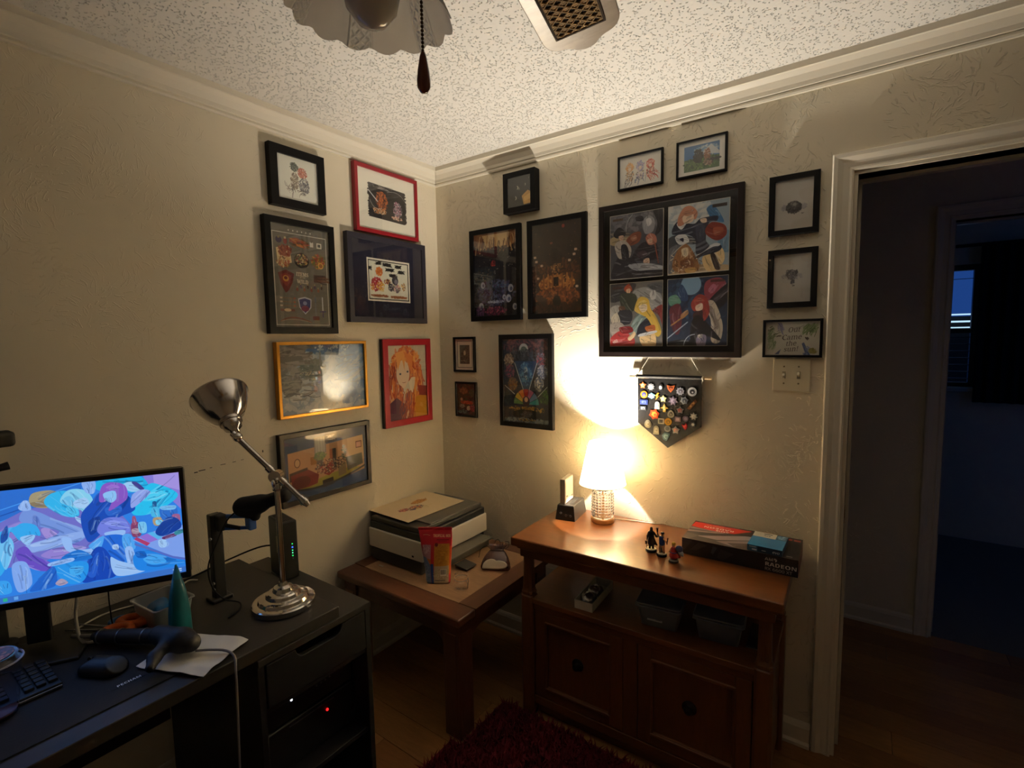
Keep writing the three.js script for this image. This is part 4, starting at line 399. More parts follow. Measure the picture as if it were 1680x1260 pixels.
function picture(name, label, wall, a, b, top, bot, { frame, fw = .02, depth = .022, mat = 0, print, matMat = M.mat, double = false, side, lip = false, group, panes = 1 }) {
  const w = Math.abs(b - a), h = top - bot, left = wall === 'left';
  const t = thing(name, label, 'picture', left ? [0, bot, (a + b) / 2] : [(a + b) / 2, bot, 0], left ? Math.PI / 2 : 0, group);
  const s = poly([[-w / 2, 0], [w / 2, 0], [w / 2, h], [-w / 2, h]]); s.holes.push(new THREE.Path([[-w / 2 + fw, fw], [-w / 2 + fw, h - fw], [w / 2 - fw, h - fw], [w / 2 - fw, fw]].map((p) => new THREE.Vector2(...p))));
  const f = obj('frame', uvm(ext(s, depth - .001, .0018, 2).translate(0, 0, .001)), frame, t);
  const iw = w - 2 * fw, ih = h - 2 * fw, zb = depth - .010;
  if (side) { const q = poly([[-w / 2 - .0004, -.0004], [w / 2 + .0004, -.0004], [w / 2 + .0004, h + .0004], [-w / 2 - .0004, h + .0004]]); q.holes.push(new THREE.Path([[-w / 2 + .003, .003], [-w / 2 + .003, h - .003], [w / 2 - .003, h - .003], [w / 2 - .003, .003]].map((p) => new THREE.Vector2(...p)))); obj('frame_edge', ext(q, depth - .008).translate(0, 0, .0008), side, f); }
  obj('backing', box(iw, ih, .003, 0, h / 2, zb - .004), M.backing, t);
  if (mat) { const m = Array.isArray(mat) ? mat : [mat, mat]; const pw = iw - 2 * m[0], ph = ih - 2 * m[1]; const q = poly([[-iw / 2, fw], [iw / 2, fw], [iw / 2, h - fw], [-iw / 2, h - fw]]); q.holes.push(new THREE.Path([[-pw / 2, fw + m[1]], [-pw / 2, h - fw - m[1]], [pw / 2, h - fw - m[1]], [pw / 2, fw + m[1]]].map((p) => new THREE.Vector2(...p))));
    obj('mat_board', uvm(ext(q, .0022).translate(0, 0, zb)), matMat, t);
    if (double) { const ring = (g0, g1, z) => { const k = poly([[-pw / 2 + g0, fw + m[1] + g0], [pw / 2 - g0, fw + m[1] + g0], [pw / 2 - g0, h - fw - m[1] - g0], [-pw / 2 + g0, h - fw - m[1] - g0]]); k.holes.push(new THREE.Path([[-pw / 2 + g1, fw + m[1] + g1], [-pw / 2 + g1, h - fw - m[1] - g1], [pw / 2 - g1, h - fw - m[1] - g1], [pw / 2 - g1, fw + m[1] + g1]].map((p) => new THREE.Vector2(...p)))); return ext(k, .001).translate(0, 0, z); }; obj('inner_mat', ring(-.002, .008, zb - .0002), M.mat, t); obj('fillet', ring(.008, .012, zb - .0004), M.blackMat, t); }
    if (print) obj('print', box(pw + .004, ph + .004, .0008, 0, h / 2, zb - .0014), print, t); }
  else if (print) obj('print', box(iw, ih, .0008, 0, h / 2, zb), print, t);
  if (panes) obj('glass', box(iw - .001, ih - .001, .0015, 0, h / 2, depth - .0035), M.glass, t);
  return t;
}
const print = (tex, r = .6) => S(0xffffff, r, { map: tex });
picture('picture_frame', 'black square frame with two small painted figures on white paper', 'left', .94, .70, 2.291, 2.057, { frame: M.black, fw: .033, depth: .03, print: print(ART.pairOnWhite()) });
picture('picture_frame', 'red frame with white mat around a black brushed panel', 'left', .544, .161, 2.327, 2.025, { frame: M.redFrame, fw: .017, depth: .026, mat: 0, print: print(ART.brushPanel()) });
picture('picture_frame', 'black frame with a grey poster lettered items wild', 'left', .976, .668, 2.013, 1.558, { frame: M.black, fw: .026, depth: .03, print: print(ART.items()) });
picture('picture_frame', 'dark navy frame with wide suede mat around a small white cartoon print', 'left', .603, .122, 2.011, 1.61, { frame: M.navy, fw: .026, depth: .03, mat: [.082, .075], matMat: M.navySuede, double: true, print: print(ART.romp()) });
picture('picture_frame', 'thin gold frame with blue grey cloudy landscape under glass', 'left', .956, .523, 1.525, 1.216, { frame: M.gold, fw: .013, depth: .03, print: print(ART.clouds(), .4) });
picture('picture_frame', 'red frame with a portrait of someone with long orange hair', 'left', .423, .101, 1.531, 1.096, { frame: M.redFrame, fw: .032, depth: .026, side: M.darkSide, print: print(ART.portrait()) });
picture('picture_frame', 'dark frame with a blue bordered drawing of a crowded red parlour', 'left', .966, .522, 1.154, .854, { frame: M.darkBrown, fw: .02, depth: .028, print: print(ART.parlour(), .45) });
picture('picture_frame', 'deep black shadow box with moons and a gold shape', 'back', .478, .656, 2.299, 2.115, { frame: M.black, fw: .024, depth: .046, print: print(ART.moons()) });
picture('picture_frame', 'black frame with a dark blue grotto print under a gold lit top', 'back', .242, .554, 2.071, 1.615, { frame: M.black, fw: .024, depth: .022, print: print(ART.grotto()) });
picture('picture_frame', 'black frame with a brown print of an orange lit columned hall', 'back', .594, .903, 2.069, 1.614, { frame: M.black, fw: .024, depth: .022, print: print(ART.hall()) });
picture('picture_frame', 'black frame with a print of a rainbow fan wheel', 'back', .417, .727, 1.544, 1.088, { frame: M.black, fw: .024, depth: .022, print: print(ART.wheel()) });
picture('picture_frame', 'small black frame with a dark engraving on a white mat', 'back', .107, .255, 1.537, 1.352, { frame: M.black, fw: .011, depth: .016, print: print(ART.engraving()) });
picture('picture_frame', 'small black frame with a crowded dark red print', 'back', .113, .259, 1.299, 1.111, { frame: M.black, fw: .011, depth: .016, print: print(ART.clutter()) });
{ const t = picture('picture_frame', 'large brown black frame holding four colourful prints on a black mat', 'back', .964, 1.537, 2.073, 1.438, { frame: M.darkBrown, fw: .022, depth: .024, mat: 0, panes: 1 });
  const w = .573, h = .635, zb = .0145; obj('mat_board', box(w - .044, h - .044, .002, 0, h / 2, zb - .002), M.blackMat, t);
  const iw = .226, ih = .262; posterPrints.forEach((f, i) => { const cx = (i % 2 ? 1 : -1) * (iw / 2 + .0105), cy = h / 2 + (i < 2 ? 1 : -1) * (ih / 2 + .0095);
    obj('print_border', box(iw + .003, ih + .003, .001, cx, cy, zb - .0005), M.mat, t); obj('print', box(iw, ih, .001, cx, cy, zb + .0002), print(art(340, 390, 40 + i, f)), t); }); }
picture('picture_frame', 'small black frame with three pastel figures on white', 'back', 1.046, 1.236, 2.263, 2.126, { frame: M.black, fw: .008, depth: .016, print: print(ART.trio()) });
picture('picture_frame', 'small black frame with figures on a green meadow under blue sky', 'back', 1.288, 1.474, 2.265, 2.126, { frame: M.black, fw: .008, depth: .016, print: print(ART.meadow()) });
picture('picture_frame', 'small black frame with a rounded grey animal sketch', 'back', 1.617, 1.771, 2.071, 1.866, { frame: M.black, fw: .019, depth: .018, print: print(ART.greyBlobA()) });
picture('picture_frame', 'small black frame with a slender grey animal sketch', 'back', 1.619, 1.772, 1.818, 1.615, { frame: M.black, fw: .019, depth: .018, print: print(ART.greyBlobB()) });
picture('picture_frame', 'small black frame with a leafy out came the sun card above the switch', 'back', 1.609, 1.794, 1.574, 1.44, { frame: M.black, fw: .0085, depth: .018, print: print(ART.sunCard()) });

/* ---------- light switch ---------- */
{ const t = thing('light_switch', 'cream double toggle light switch plate below the sun card', 'light switch', [1.7025, 1.318, 0]);
  obj('plate', ext(rrect(-.0585, 0, .117, .118, .004), .006, .0028, 3), M.ivory, t);
  for (const x of [-.023, .023]) { obj('toggle_surround', rbox(.011, .026, .002, .0008, x, .059, .0065), S(0x9a8f76, .5), t); obj('toggle', rbox(.008, .013, .016, .002, 0, 0, 0).rotateX(x < 0 ? .5 : -.5).translate(x, x < 0 ? .056 : .062, .011), M.ivory, t);
    for (const y of [.029, .089]) obj('screw', cyl(.003, .003, .0016).rotateX(Math.PI / 2).translate(x, y, .0064), S(0x8a7d62, .4, { metalness: .6 }), t); } }

/* ---------- pin pennant ---------- */
{ const t = thing('pennant', 'black leather pennant hanging from a wooden dowel under the large frame', 'pennant', [1.268, 1.066, .012]);
  const s = poly([[-.13, .291], [.13, .291], [.131, .098], [0, 0], [-.128, .095]]);
  obj('banner', ext(s, .003, .0008), P(0x080708, .85, { bumpMap: fabricBump, bumpScale: .0004, specularIntensity: .3 }), t);
  obj('sleeve', rod([-.13, .292, .004], [.13, .292, .004], .0075), S(0x080708, .8), t);
  obj('dowel', rod([-.165, .289, .004], [.167, .291, .004], .005), M.dowel, t);
  obj('cord', [tube([[-.134, .296, .004], [-.108, .333, 0], [-.075, .388, -.0065]], .0013), tube([[.134, .296, .004], [.108, .333, 0], [.075, .388, -.0065]], .0013)], M.cord, t);
  for (const x of [-.135, .135]) obj('cord_knot', new THREE.TorusGeometry(.0062, .0032, 8, 16).rotateY(Math.PI / 2).translate(x, .29, .004), M.cord, t);
  for (const x of [-.137, .137]) obj('cord_end', rod([x, .283, .006], [x + (x > 0 ? -.006 : .006), .272, .007], .002, .001), M.cord, t); }
{ const star = (n, r0, r1, ph = 0) => { const p = []; for (let i = 0; i < 2 * n; i++) { const a = ph + i * Math.PI / n, r = i % 2 ? r1 : r0; p.push([r * Math.sin(a), r * Math.cos(a)]); } return p; };
  const circ = (n = 24) => star(n / 2, 1, 1); const sh = {
    round: circ(), oval: circ().map(([x, y]) => [x * .75, y]), egg: circ().map(([x, y]) => [x * (.85 - .2 * y), y]), square: [[-.9, -.8], [.9, -.8], [.9, .8], [-.9, .8]], wide: [[-1, -.6], [1, -.6], [1, .6], [-1, .6]], tall: [[-.62, -1], [.62, -1], [.62, 1], [-.62, 1]],
    stone: [[-.7, -1], [.7, -1], [.62, .3], [.45, .8], [0, 1], [-.45, .8], [-.62, .3]], shield: [[-1, .8], [0, .55], [1, .8], [.75, -.2], [0, -1], [-.75, -.2]], bolt: [[.1, 1], [-.6, .1], [-.1, .1], [-.4, -1], [.7, .25], [.15, .25], [.6, 1]], spiky: star(7, 1, .6), burst: star(9, 1, .75), flower: star(5, 1, .62), gem: [[-.9, .1], [-.3, 1], [1, .7], [.6, -.3], [.2, -1], [-.6, -.7]], flame: [[-.6, -.3], [-.9, .5], [-.2, .3], [.1, 1], [.6, .4], [.55, -.3], [.1, -1]], blotch: star(6, 1, .72, .3), hat: [[-1, -.1], [-.4, .2], [0, 1], [.4, .2], [1, -.1], [.35, -.2], [.3, -1], [-.3, -1], [-.35, -.2]], slash: [[-.9, -.8], [-.3, -1], [.9, .5], [.6, 1], [-.1, .3]], cloud: circ().map(([x, y], i) => [x * (1 + .18 * Math.sin(i * 1.6)), y * (.8 + .15 * Math.cos(i * 1.6))]) };
  const G = 'enamel pins on the black pennant', list = [
    [265, 395, 46, 'flower', 0xd9773a, 0xf0d2a8, 'orange and cream flower shaped enamel pin'], [370, 410, 48, 'burst', 0x8d8d90, 0xc9c9c6, 'rugged grey enamel pin beside the orange one'], [490, 415, 44, 'oval', 0x2b2b2e, 0xb9b9b6, 'oval black enamel pin with pale centre'], [615, 420, 50, 'shield', 0xc06234, 0x5e2d20, 'orange brown shield enamel pin in the top row'], [730, 450, 52, 'burst', 0xa6a3ac, 0x5d5a64, 'knobbly silver mauve enamel pin in the top row'], [870, 450, 54, 'round', 0xd2d2d2, 0x2c2c30, 'large round silver ring enamel pin'],
    [280, 510, 46, 'round', 0xd98a2a, 0x2c3c8e, 'round orange enamel pin with blue middle'], [378, 522, 42, 'cloud', 0x7fb2c4, 0xb4d6dc, 'pale blue cloud shaped enamel pin'], [447, 527, 46, 'bolt', 0xe0a233, 0xf0c65a, 'yellow zigzag enamel pin'], [525, 552, 46, 'flower', 0xd6d69a, 0xf0ecc4, 'pale yellow green star shaped enamel pin'], [645, 570, 62, 'spiky', 0x776a7c, 0xa294a6, 'wide spiky mauve enamel pin'], [778, 560, 52, 'blotch', 0x8c9096, 0x4c5058, 'grey blue blotch shaped enamel pin'], [870, 600, 66, 'slash', 0x6e4a34, 0xc9a06c, 'long slanting brown enamel pin'],
    [280, 605, 52, 'wide', 0x2c3a72, 0x4e5c9a, 'wide dark blue enamel pin'], [268, 682, 46, 'wide', 0x24262a, 0x8c8c8a, 'wide black and grey enamel pin below the blue one'], [450, 635, 48, 'stone', 0xd9d6cc, 0xb8b4aa, 'white tombstone shaped enamel pin'], [540, 662, 54, 'hat', 0xd9b24a, 0xe8d9a4, 'yellow hat shaped enamel pin'], [415, 750, 72, 'blotch', 0xc94a24, 0xe89a3e, 'largest orange red enamel pin'], [620, 732, 48, 'egg', 0x9a9688, 0x4a463e, 'egg shaped grey khaki enamel pin'], [730, 678, 52, 'flower', 0x7c7c82, 0xb4402c, 'grey enamel pin with red middle'], [890, 742, 50, 'spiky', 0xb9b9b6, 0xe0deda, 'pale silver splash shaped enamel pin'],
    [705, 790, 40, 'square', 0x7c6870, 0xb09aa2, 'square dusty pink enamel pin'], [800, 776, 36, 'round', 0x4e4456, 0x84788c, 'small round purple enamel pin'], [885, 840, 36, 'blotch', 0x54545a, 0xd6d4ce, 'small white and grey enamel pin'], [500, 830, 44, 'square', 0xdcd8c6, 0x2a2824, 'square cream enamel pin with black middle'], [588, 830, 46, 'round', 0xc99a3a, 0x6b4c18, 'round gold coil enamel pin'], [793, 872, 46, 'flame', 0xa8242a, 0xd65a4e, 'red flame shaped enamel pin'], [335, 876, 52, 'egg', 0xa39d86, 0xcac4ac, 'large beige egg shaped enamel pin'], [440, 945, 56, 'stone', 0xb4ae98, 0xdad4c0, 'large cream stone shaped enamel pin near the point'], [580, 916, 42, 'round', 0x8a8a88, 0x3c3c3c, 'round dark silver enamel pin near the point'], [680, 926, 54, 'flower', 0x9c9c9e, 0xc47c6c, 'grey flower shaped enamel pin near the point'], [560, 1015, 56, 'gem', 0x4a5e66, 0x8fa6aa, 'teal gem shaped enamel pin at the point']];
  for (const [px, py, s, k, c0, c1, label] of list) { const x = 1.138 + (px - 195) * .000333, y = 1.358 - (py - 282) * .000334, r = s * .000333;
    const p = thing('enamel_pin', label, 'pin', [x, y, .0152], 0, G);
    obj('badge', ext(poly(sh[k].map(([a, b]) => [a * r, b * r])), .0024, .0005, 1), S(c0, .3, { metalness: .35 }), p);
    obj('inlay', ext(poly(sh[k].map(([a, b]) => [a * r * .55, b * r * .55])), .0008, 0).translate(0, 0, .0022), S(c1, .3), p);
    if (s > 44) obj('detail', ext(poly(sh.round.map(([a, b]) => [a * r * .2 + r * .1, b * r * .2 - r * .1])), .0005).translate(0, 0, .003), S(c0, .35), p); } }

/* ---------- ceiling fan ---------- */
{ const f = thing('ceiling_fan', 'old ceiling fan with cane-inset blades and frosted glass shades', 'ceiling fan', [1.60, H, 1.725]);
  obj('canopy', lathe([[0, 0], [.07, 0], [.068, -.02], [.05, -.05], [.015, -.06], [0, -.06]]), M.brass, f);
  obj('downrod', cyl(.013, .013, .16, 0, -.12, 0), M.brass, f);
  obj('motor', lathe([[0, -.17], [.05, -.17], [.1, -.19], [.115, -.23], [.115, -.28], [.1, -.31], [.05, -.325], [0, -.325]]), M.brass, f);
  obj('switch_housing', lathe([[0, -.325], [.045, -.33], [.05, -.36], [.045, -.42], [.02, -.44], [0, -.445]]), M.brass, f);
  const wood = S(0x9c8b76, .32, { map: grain }), cane = S(0xb08f5c, .7), dark = S(0x3a2c1e, .9);
  for (let k = 0; k < 4; k++) { const b = new THREE.Group(); b.name = 'blade'; f.add(b); b.rotation.y = Math.atan2(.237, .971) + Math.PI + k * Math.PI / 2; b.position.y = -.322;
    const s = new THREE.Shape(); s.moveTo(-.05, .17); s.lineTo(.05, .17); s.lineTo(.072, .30); s.lineTo(.074, .60); s.quadraticCurveTo(.072, .635, .045, .642); s.quadraticCurveTo(.03, .645, .02, .66); s.quadraticCurveTo(0, .675, -.02, .66); s.quadraticCurveTo(-.03, .645, -.045, .642); s.quadraticCurveTo(-.072, .635, -.074, .60); s.lineTo(-.072, .30); s.closePath();
    const pitch = new THREE.Matrix4().makeRotationZ(-.17);
    obj('board', uvm(ext(s, .006, .0015).rotateX(Math.PI / 2).translate(0, .003, 0).applyMatrix4(pitch)), wood, b);
    obj('inset_backing', span(-.044, .044, -.0036, -.0030, .36, .598).applyMatrix4(pitch), dark, b);
    const w = []; for (let i = 0; i <= 5; i++) for (const o of [-.002, .002]) w.push(box(.0024, .0012, .236, -.042 + i * .0168 + o, -.0042, .479)); for (let i = 0; i <= 14; i++) for (const o of [-.002, .002]) w.push(box(.086, .0012, .0024, 0, -.0048, .3615 + i * .0168 + o)); for (let i = 0; i < 20; i++) { const z = .286 + i * .0168; for (const sg of [-1, 1]) { const t0 = Math.max(0, (.362 - z) / .084), t1 = Math.min(1, (.596 - z) / .084); if (t1 > t0) w.push(rod([-.042 * sg + .084 * sg * t0, -.0056, z + .084 * t0], [-.042 * sg + .084 * sg * t1, -.0056, z + .084 * t1], .0014, .0014, 5)); } }
    obj('cane_inset', merge(w).applyMatrix4(pitch), cane, b);
    obj('inset_rim', [span(-.048, -.044, -.0065, -.003, .356, .602), span(.044, .048, -.0065, -.003, .356, .602), span(-.044, .044, -.0065, -.003, .356, .36), span(-.044, .044, -.0065, -.003, .598, .602)].map((g) => g.applyMatrix4(pitch)), dark, b);
    obj('blade_iron', [rbox(.05, .005, .12, .002, 0, -.006, .14), rbox(.075, .004, .06, .002, 0, -.006, .21)].map((g) => g.applyMatrix4(pitch)), M.brass, b); }
  // light kit
  const quilt = paint(512, 128, (c, w, h) => { c.fillStyle = '#808080'; c.fillRect(0, 0, w, h); c.strokeStyle = '#fff'; c.lineWidth = 2.5; for (let k = 0; k < 6; k++) { const x0 = (k + .5) / 6 * w; c.save(); c.beginPath(); c.rect(x0 - 13, 0, 26, h); c.clip(); for (let y = -40; y < h + 40; y += 12) { c.beginPath(); c.moveTo(x0 - 13, y); c.lineTo(x0 + 13, y + 26); c.stroke(); c.beginPath(); c.moveTo(x0 + 13, y); c.lineTo(x0 - 13, y + 26); c.stroke(); } c.restore(); c.strokeRect(x0 - 13, -2, 26, h + 4); } }); quilt.colorSpace = THREE.NoColorSpace;
  const frost = P(0xf0ebe2, .8, { transmission: .5, thickness: 0, side: THREE.DoubleSide, bumpMap: quilt, bumpScale: .009 });
  const prof = [[.030, .105], [.034, .098], [.036, .088], [.045, .07], [.058, .05], [.068, .03], [.076, .013], [.083, 0]];
  const shade = loft(prof.map(([r, y], i) => { const q = []; for (let j = 0; j < 96; j++) { const a = j / 96 * 2 * Math.PI, u = Math.pow(i / 7, 3), lobe = Math.abs(Math.cos(a * 7)); q.push([(r + u * .004 * (lobe - .5)) * Math.cos(a), y - u * .005 * (lobe - .5), -(r + u * .004 * (lobe - .5)) * Math.sin(a)]); } return q; }).reverse());
  for (const a of [0, 1.9, 4.1]) { const ux = -.864 * Math.cos(a) + .504 * Math.sin(a), uz = -.504 * Math.cos(a) - .864 * Math.sin(a);
    const g = new THREE.Group(); g.name = 'light_arm'; f.add(g); g.position.set(ux * .138, -.56, uz * .138); const ax = V(uz, 0, -ux); g.quaternion.setFromAxisAngle(ax, -.12);
    obj('glass_shade', shade, frost, g); obj('shade_collar', lathe([[0, .128], [.02, .128], [.033, .112], [.033, .098], [0, .098]], 24), M.brass, g);
    obj('bulb', lathe([[0, -.012], [.014, -.008], [.026, .006], [.03, .024], [.026, .044], [.016, .062], [.013, .085], [0, .085]].reverse(), 32), P(0xe6e4e0, .12, { transmission: .25, thickness: 0 }), g);
    obj('arm_tube', tube([[-ux * .1, .17, -uz * .1], [-ux * .05, .175, -uz * .05], [0, .12, 0]], .008), M.brass, g); }
  // pull chain
  const bead = []; for (let i = 0; i < 66; i++) bead.push(new THREE.SphereGeometry(.0016, 6, 5).translate(-.028, -.405 - i * .0035, -.05)); const ch = obj('pull_chain', bead, S(0x5d4a30, .35, { metalness: .8 }), f);
  obj('wood_pull', lathe([[0, -.634], [.002, -.634], [.0032, -.638], [.0055, -.651], [.0064, -.659], [.006, -.665], [.0035, -.669], [0, -.67]].reverse(), 24).translate(-.028, 0, -.05), P(0x7a3019, .25, { clearcoat: .7 }), ch); }

/* ---------- monitor ---------- */
const screenTex = art(1400, 620, 71, (o, c, w, h) => { o.ink = '#122a66'; o.bg('#3f8fe6'); const Q = (pts) => pts.map(([x, y]) => { const k = x / 1500, t = 245 - 165 * x / 1475, b = 1225 - 310 * x / 1530; return [.43 + .57 * (k * .93 + .07 * k * k) / 1.0, (y - t) / (b - t) * .95 - .003]; });
  const lay = (list) => { for (const [col, ...pts] of list) o.s(Q(pts), col); };
  o.p(Q([[-800, 330], [900, 60], [560, 330], [0, 640], [-800, 800]]), '#3b7ad0'); for (let i = 0; i < 5; i++) o.l(Q([[0, 440 + i * 52], [700, 175 + i * 48]]), i % 2 ? '#2c5cb0' : '#58a4ee', .004);
  o.p(Q([[-800, 800], [0, 560], [240, 420], [560, 330], [1000, 450], [1120, 620], [700, 770], [300, 900], [0, 960], [-800, 1100]]), '#8a7cca'); lay([['#a488d0', [0, 640], [200, 520], [330, 560], [180, 700], [0, 760]], ['#b48fd4', [340, 830], [520, 740], [700, 760], [500, 860]], ['#c49cd8', [360, 600], [420, 580], [520, 680], [420, 700]]]);
  o.p(Q([[1180, 60], [1500, 40], [1520, 430], [1400, 300], [1240, 200]]), '#a58ad8'); o.p(Q([[1285, 70], [1500, 60], [1500, 240], [1290, 180]]), '#c8a2e2');
  lay([['#2ec2e8', [815, 175], [1000, 105], [1195, 125], [1230, 235], [1000, 265], [825, 235]], ['#38d2f0', [1090, 430], [1225, 205], [1330, 190], [1480, 280], [1330, 410], [1180, 465]], ['#5ce0f4', [1180, 330], [1280, 240], [1400, 270], [1300, 330]], ['#bfe0f4', [1030, 200], [1110, 165], [1200, 230], [1100, 255]], ['#5a4a90', [1110, 175], [1150, 170], [1205, 225], [1170, 235]],
    ['#c8a678', [292, 345], [325, 265], [460, 238], [520, 268], [425, 310], [440, 390], [335, 390]], ['#a98762', [300, 350], [420, 340], [430, 385], [330, 385]], ['#44c6ee', [410, 325], [480, 262], [605, 255], [670, 430], [640, 480], [535, 465], [425, 385]], ['#68d6f2', [570, 400], [640, 380], [665, 450], [600, 470]], ['#c6d6f4', [635, 475], [690, 500], [785, 545], [735, 570], [655, 525]],
    ['#a6e4f0', [530, 340], [595, 242], [710, 232], [780, 300], [795, 430], [745, 475], [690, 425], [615, 385]], ['#84d0ea', [540, 340], [600, 290], [640, 330], [600, 380]], ['#c8e0f6', [635, 345], [722, 305], [758, 350], [722, 398], [655, 392]],
    ['#8fa4de', [205, 510], [255, 410], [360, 435], [480, 500], [705, 600], [645, 705], [300, 795], [235, 755], [500, 620], [330, 560]], ['#acbdec', [225, 745], [500, 650], [700, 608], [690, 665], [300, 800]], ['#7a8ed0', [310, 470], [350, 480], [360, 560], [310, 560]], ['#b4c8f2', [205, 390], [250, 330], [290, 340], [300, 410], [230, 420]],
    ['#2857b8', [775, 345], [860, 255], [1050, 275], [1120, 405], [1000, 475], [900, 530], [805, 655], [715, 700], [680, 480]], ['#1f4496', [740, 520], [830, 480], [800, 600], [740, 640]], ['#3a70cc', [880, 400], [1000, 380], [1000, 440], [900, 470]], ['#aac2f2', [715, 165], [815, 155], [808, 255], [765, 275], [728, 245]], ['#b2b6ec', [1090, 400], [1105, 285], [1190, 235], [1255, 255], [1190, 330]], ['#a663c6', [840, 345], [865, 210], [940, 170], [1050, 195], [1065, 305], [985, 380], [905, 425], [935, 330]], ['#c07cd4', [900, 215], [960, 190], [1010, 215], [950, 240]], ['#aad4f6', [876, 270], [965, 246], [975, 315], [930, 352], [886, 325]],
    ['#8d8ee2', [798, 605], [845, 512], [930, 482], [1028, 505], [1062, 605], [1000, 630], [860, 655]], ['#a8a6ee', [860, 540], [930, 510], [990, 530], [930, 560]], ['#b6cef6', [866, 620], [1015, 598], [1005, 655], [930, 700], [866, 655]], ['#b6cef6', [515, 675], [585, 675], [605, 765], [720, 770], [775, 738], [765, 810], [700, 840], [550, 790]], ['#3074d8', [745, 750], [840, 655], [1015, 655], [1010, 835], [965, 915], [875, 840], [770, 790]], ['#64b4f2', [720, 745], [845, 652], [805, 775]], ['#64b4f2', [995, 655], [1065, 640], [1095, 760], [1008, 780]], ['#c8d8f4', [912, 735], [955, 730], [955, 772], [912, 772]], ['#b6cef6', [1008, 775], [1072, 762], [1090, 950], [1035, 965]], ['#2350b6', [640, 1060], [755, 780], [855, 780], [925, 1000], [760, 1060]], ['#3468cc', [690, 1000], [770, 820], [800, 830], [750, 1020]], ['#bcd4f4', [885, 850], [960, 880], [1175, 955], [925, 1015]],
    ['#36a4ec', [425, 925], [540, 885], [700, 900], [655, 1060], [515, 1085]], ['#58bcf2', [560, 940], [660, 930], [640, 1000], [560, 1010]], ['#2c80d4', [500, 850], [640, 780], [740, 850], [560, 890]],
    ['#46baf0', [165, 565], [230, 532], [325, 555], [352, 645], [270, 640], [190, 690], [120, 620], [70, 920], [-20, 1020], [-30, 700], [100, 585]], ['#8ad4f4', [20, 760], [110, 660], [140, 760], [60, 960]], ['#2e5cac', [55, 630], [108, 555], [102, 668], [48, 715]], ['#b8d8f6', [196, 665], [305, 640], [292, 690], [240, 735]], ['#8259c4', [150, 795], [228, 745], [295, 830], [412, 900], [385, 970], [278, 960], [175, 890]], ['#b6cef6', [400, 900], [575, 852], [580, 885], [408, 930]], ['#9fbaf0', [110, 925], [222, 895], [250, 1090], [135, 1165]], ['#3070cc', [230, 1145], [420, 935], [448, 1045], [420, 1115], [300, 1155]], ['#cfa8b4', [430, 1090], [480, 1045], [530, 1080], [470, 1110]], ['#4ab0f0', [-20, 1080], [70, 1070], [85, 1170], [-20, 1190]],
    ['#2f92e6', [1075, 830], [1200, 780], [1380, 850], [1530, 880], [1300, 945], [1100, 960]], ['#54b4f2', [1150, 860], [1260, 820], [1340, 880], [1220, 910]], ['#1f6cc4', [1090, 800], [1160, 790], [1180, 840], [1110, 850]]]);
  o.p(Q([[1075, 690], [1300, 590], [1540, 540], [1550, 850], [1400, 835]]), '#9ab0ec'); o.p(Q([[1090, 735], [1400, 850], [1550, 870], [1550, 850], [1400, 830], [1090, 715]]), '#6a78c4');
  o.p(Q([[1088, 682], [1112, 662], [1218, 716], [1190, 742]]), '#d4456f'); o.p(Q([[1130, 660], [1200, 628], [1285, 682], [1210, 712]]), '#b07ad6'); o.p(Q([[1200, 625], [1250, 612], [1320, 660], [1285, 680]]), '#6cc4ee'); lay([['#a6486a', [1078, 540], [1135, 530], [1150, 640], [1080, 655]], ['#c85a78', [1090, 480], [1115, 478], [1120, 545], [1088, 545]], ['#d8a4a8', [1080, 590], [1135, 585], [1135, 625], [1082, 628]], ['#2c6a9a', [1265, 345], [1295, 342], [1295, 385], [1268, 388]], ['#5cc8e8', [1255, 400], [1310, 395], [1325, 470], [1250, 475]], ['#d8a878', [1262, 490], [1350, 485], [1350, 545], [1268, 555]], ['#9ae0f2', [1280, 510], [1330, 508], [1328, 545], [1284, 548]], ['#3c7ace', [1325, 395], [1455, 385], [1448, 500], [1338, 505]], ['#90ccf0', [1330, 385], [1450, 375], [1440, 410], [1340, 415]], ['#c06a90', [1420, 460], [1480, 455], [1478, 520], [1425, 525]], ['#21479c', [1270, 610], [1375, 485], [1465, 495], [1480, 575], [1330, 650]], ['#7a3a6a', [1325, 660], [1420, 625], [1440, 645], [1340, 680]], ['#4a9a9a', [1430, 610], [1515, 580], [1520, 605], [1440, 640]], ['#c4dcf6', [1288, 690], [1350, 685], [1350, 745], [1295, 750]], ['#90d4f0', [1135, 535], [1195, 530], [1195, 615], [1140, 620]]]); o.q(Q([[1350, 700], [1390, 720], [1350, 745]]), '#a8c4f0', .004);
  o.rect(0, .945, 1, .055, '#4a7cc6'); o.rect(.435, .955, .012, .03, '#3cc48a'); o.rect(.465, .955, .012, .03, '#7ab4ea'); o.rect(.955, .956, .03, .012, '#cfe0f4'); o.rect(.955, .976, .03, .01, '#cfe0f4'); });
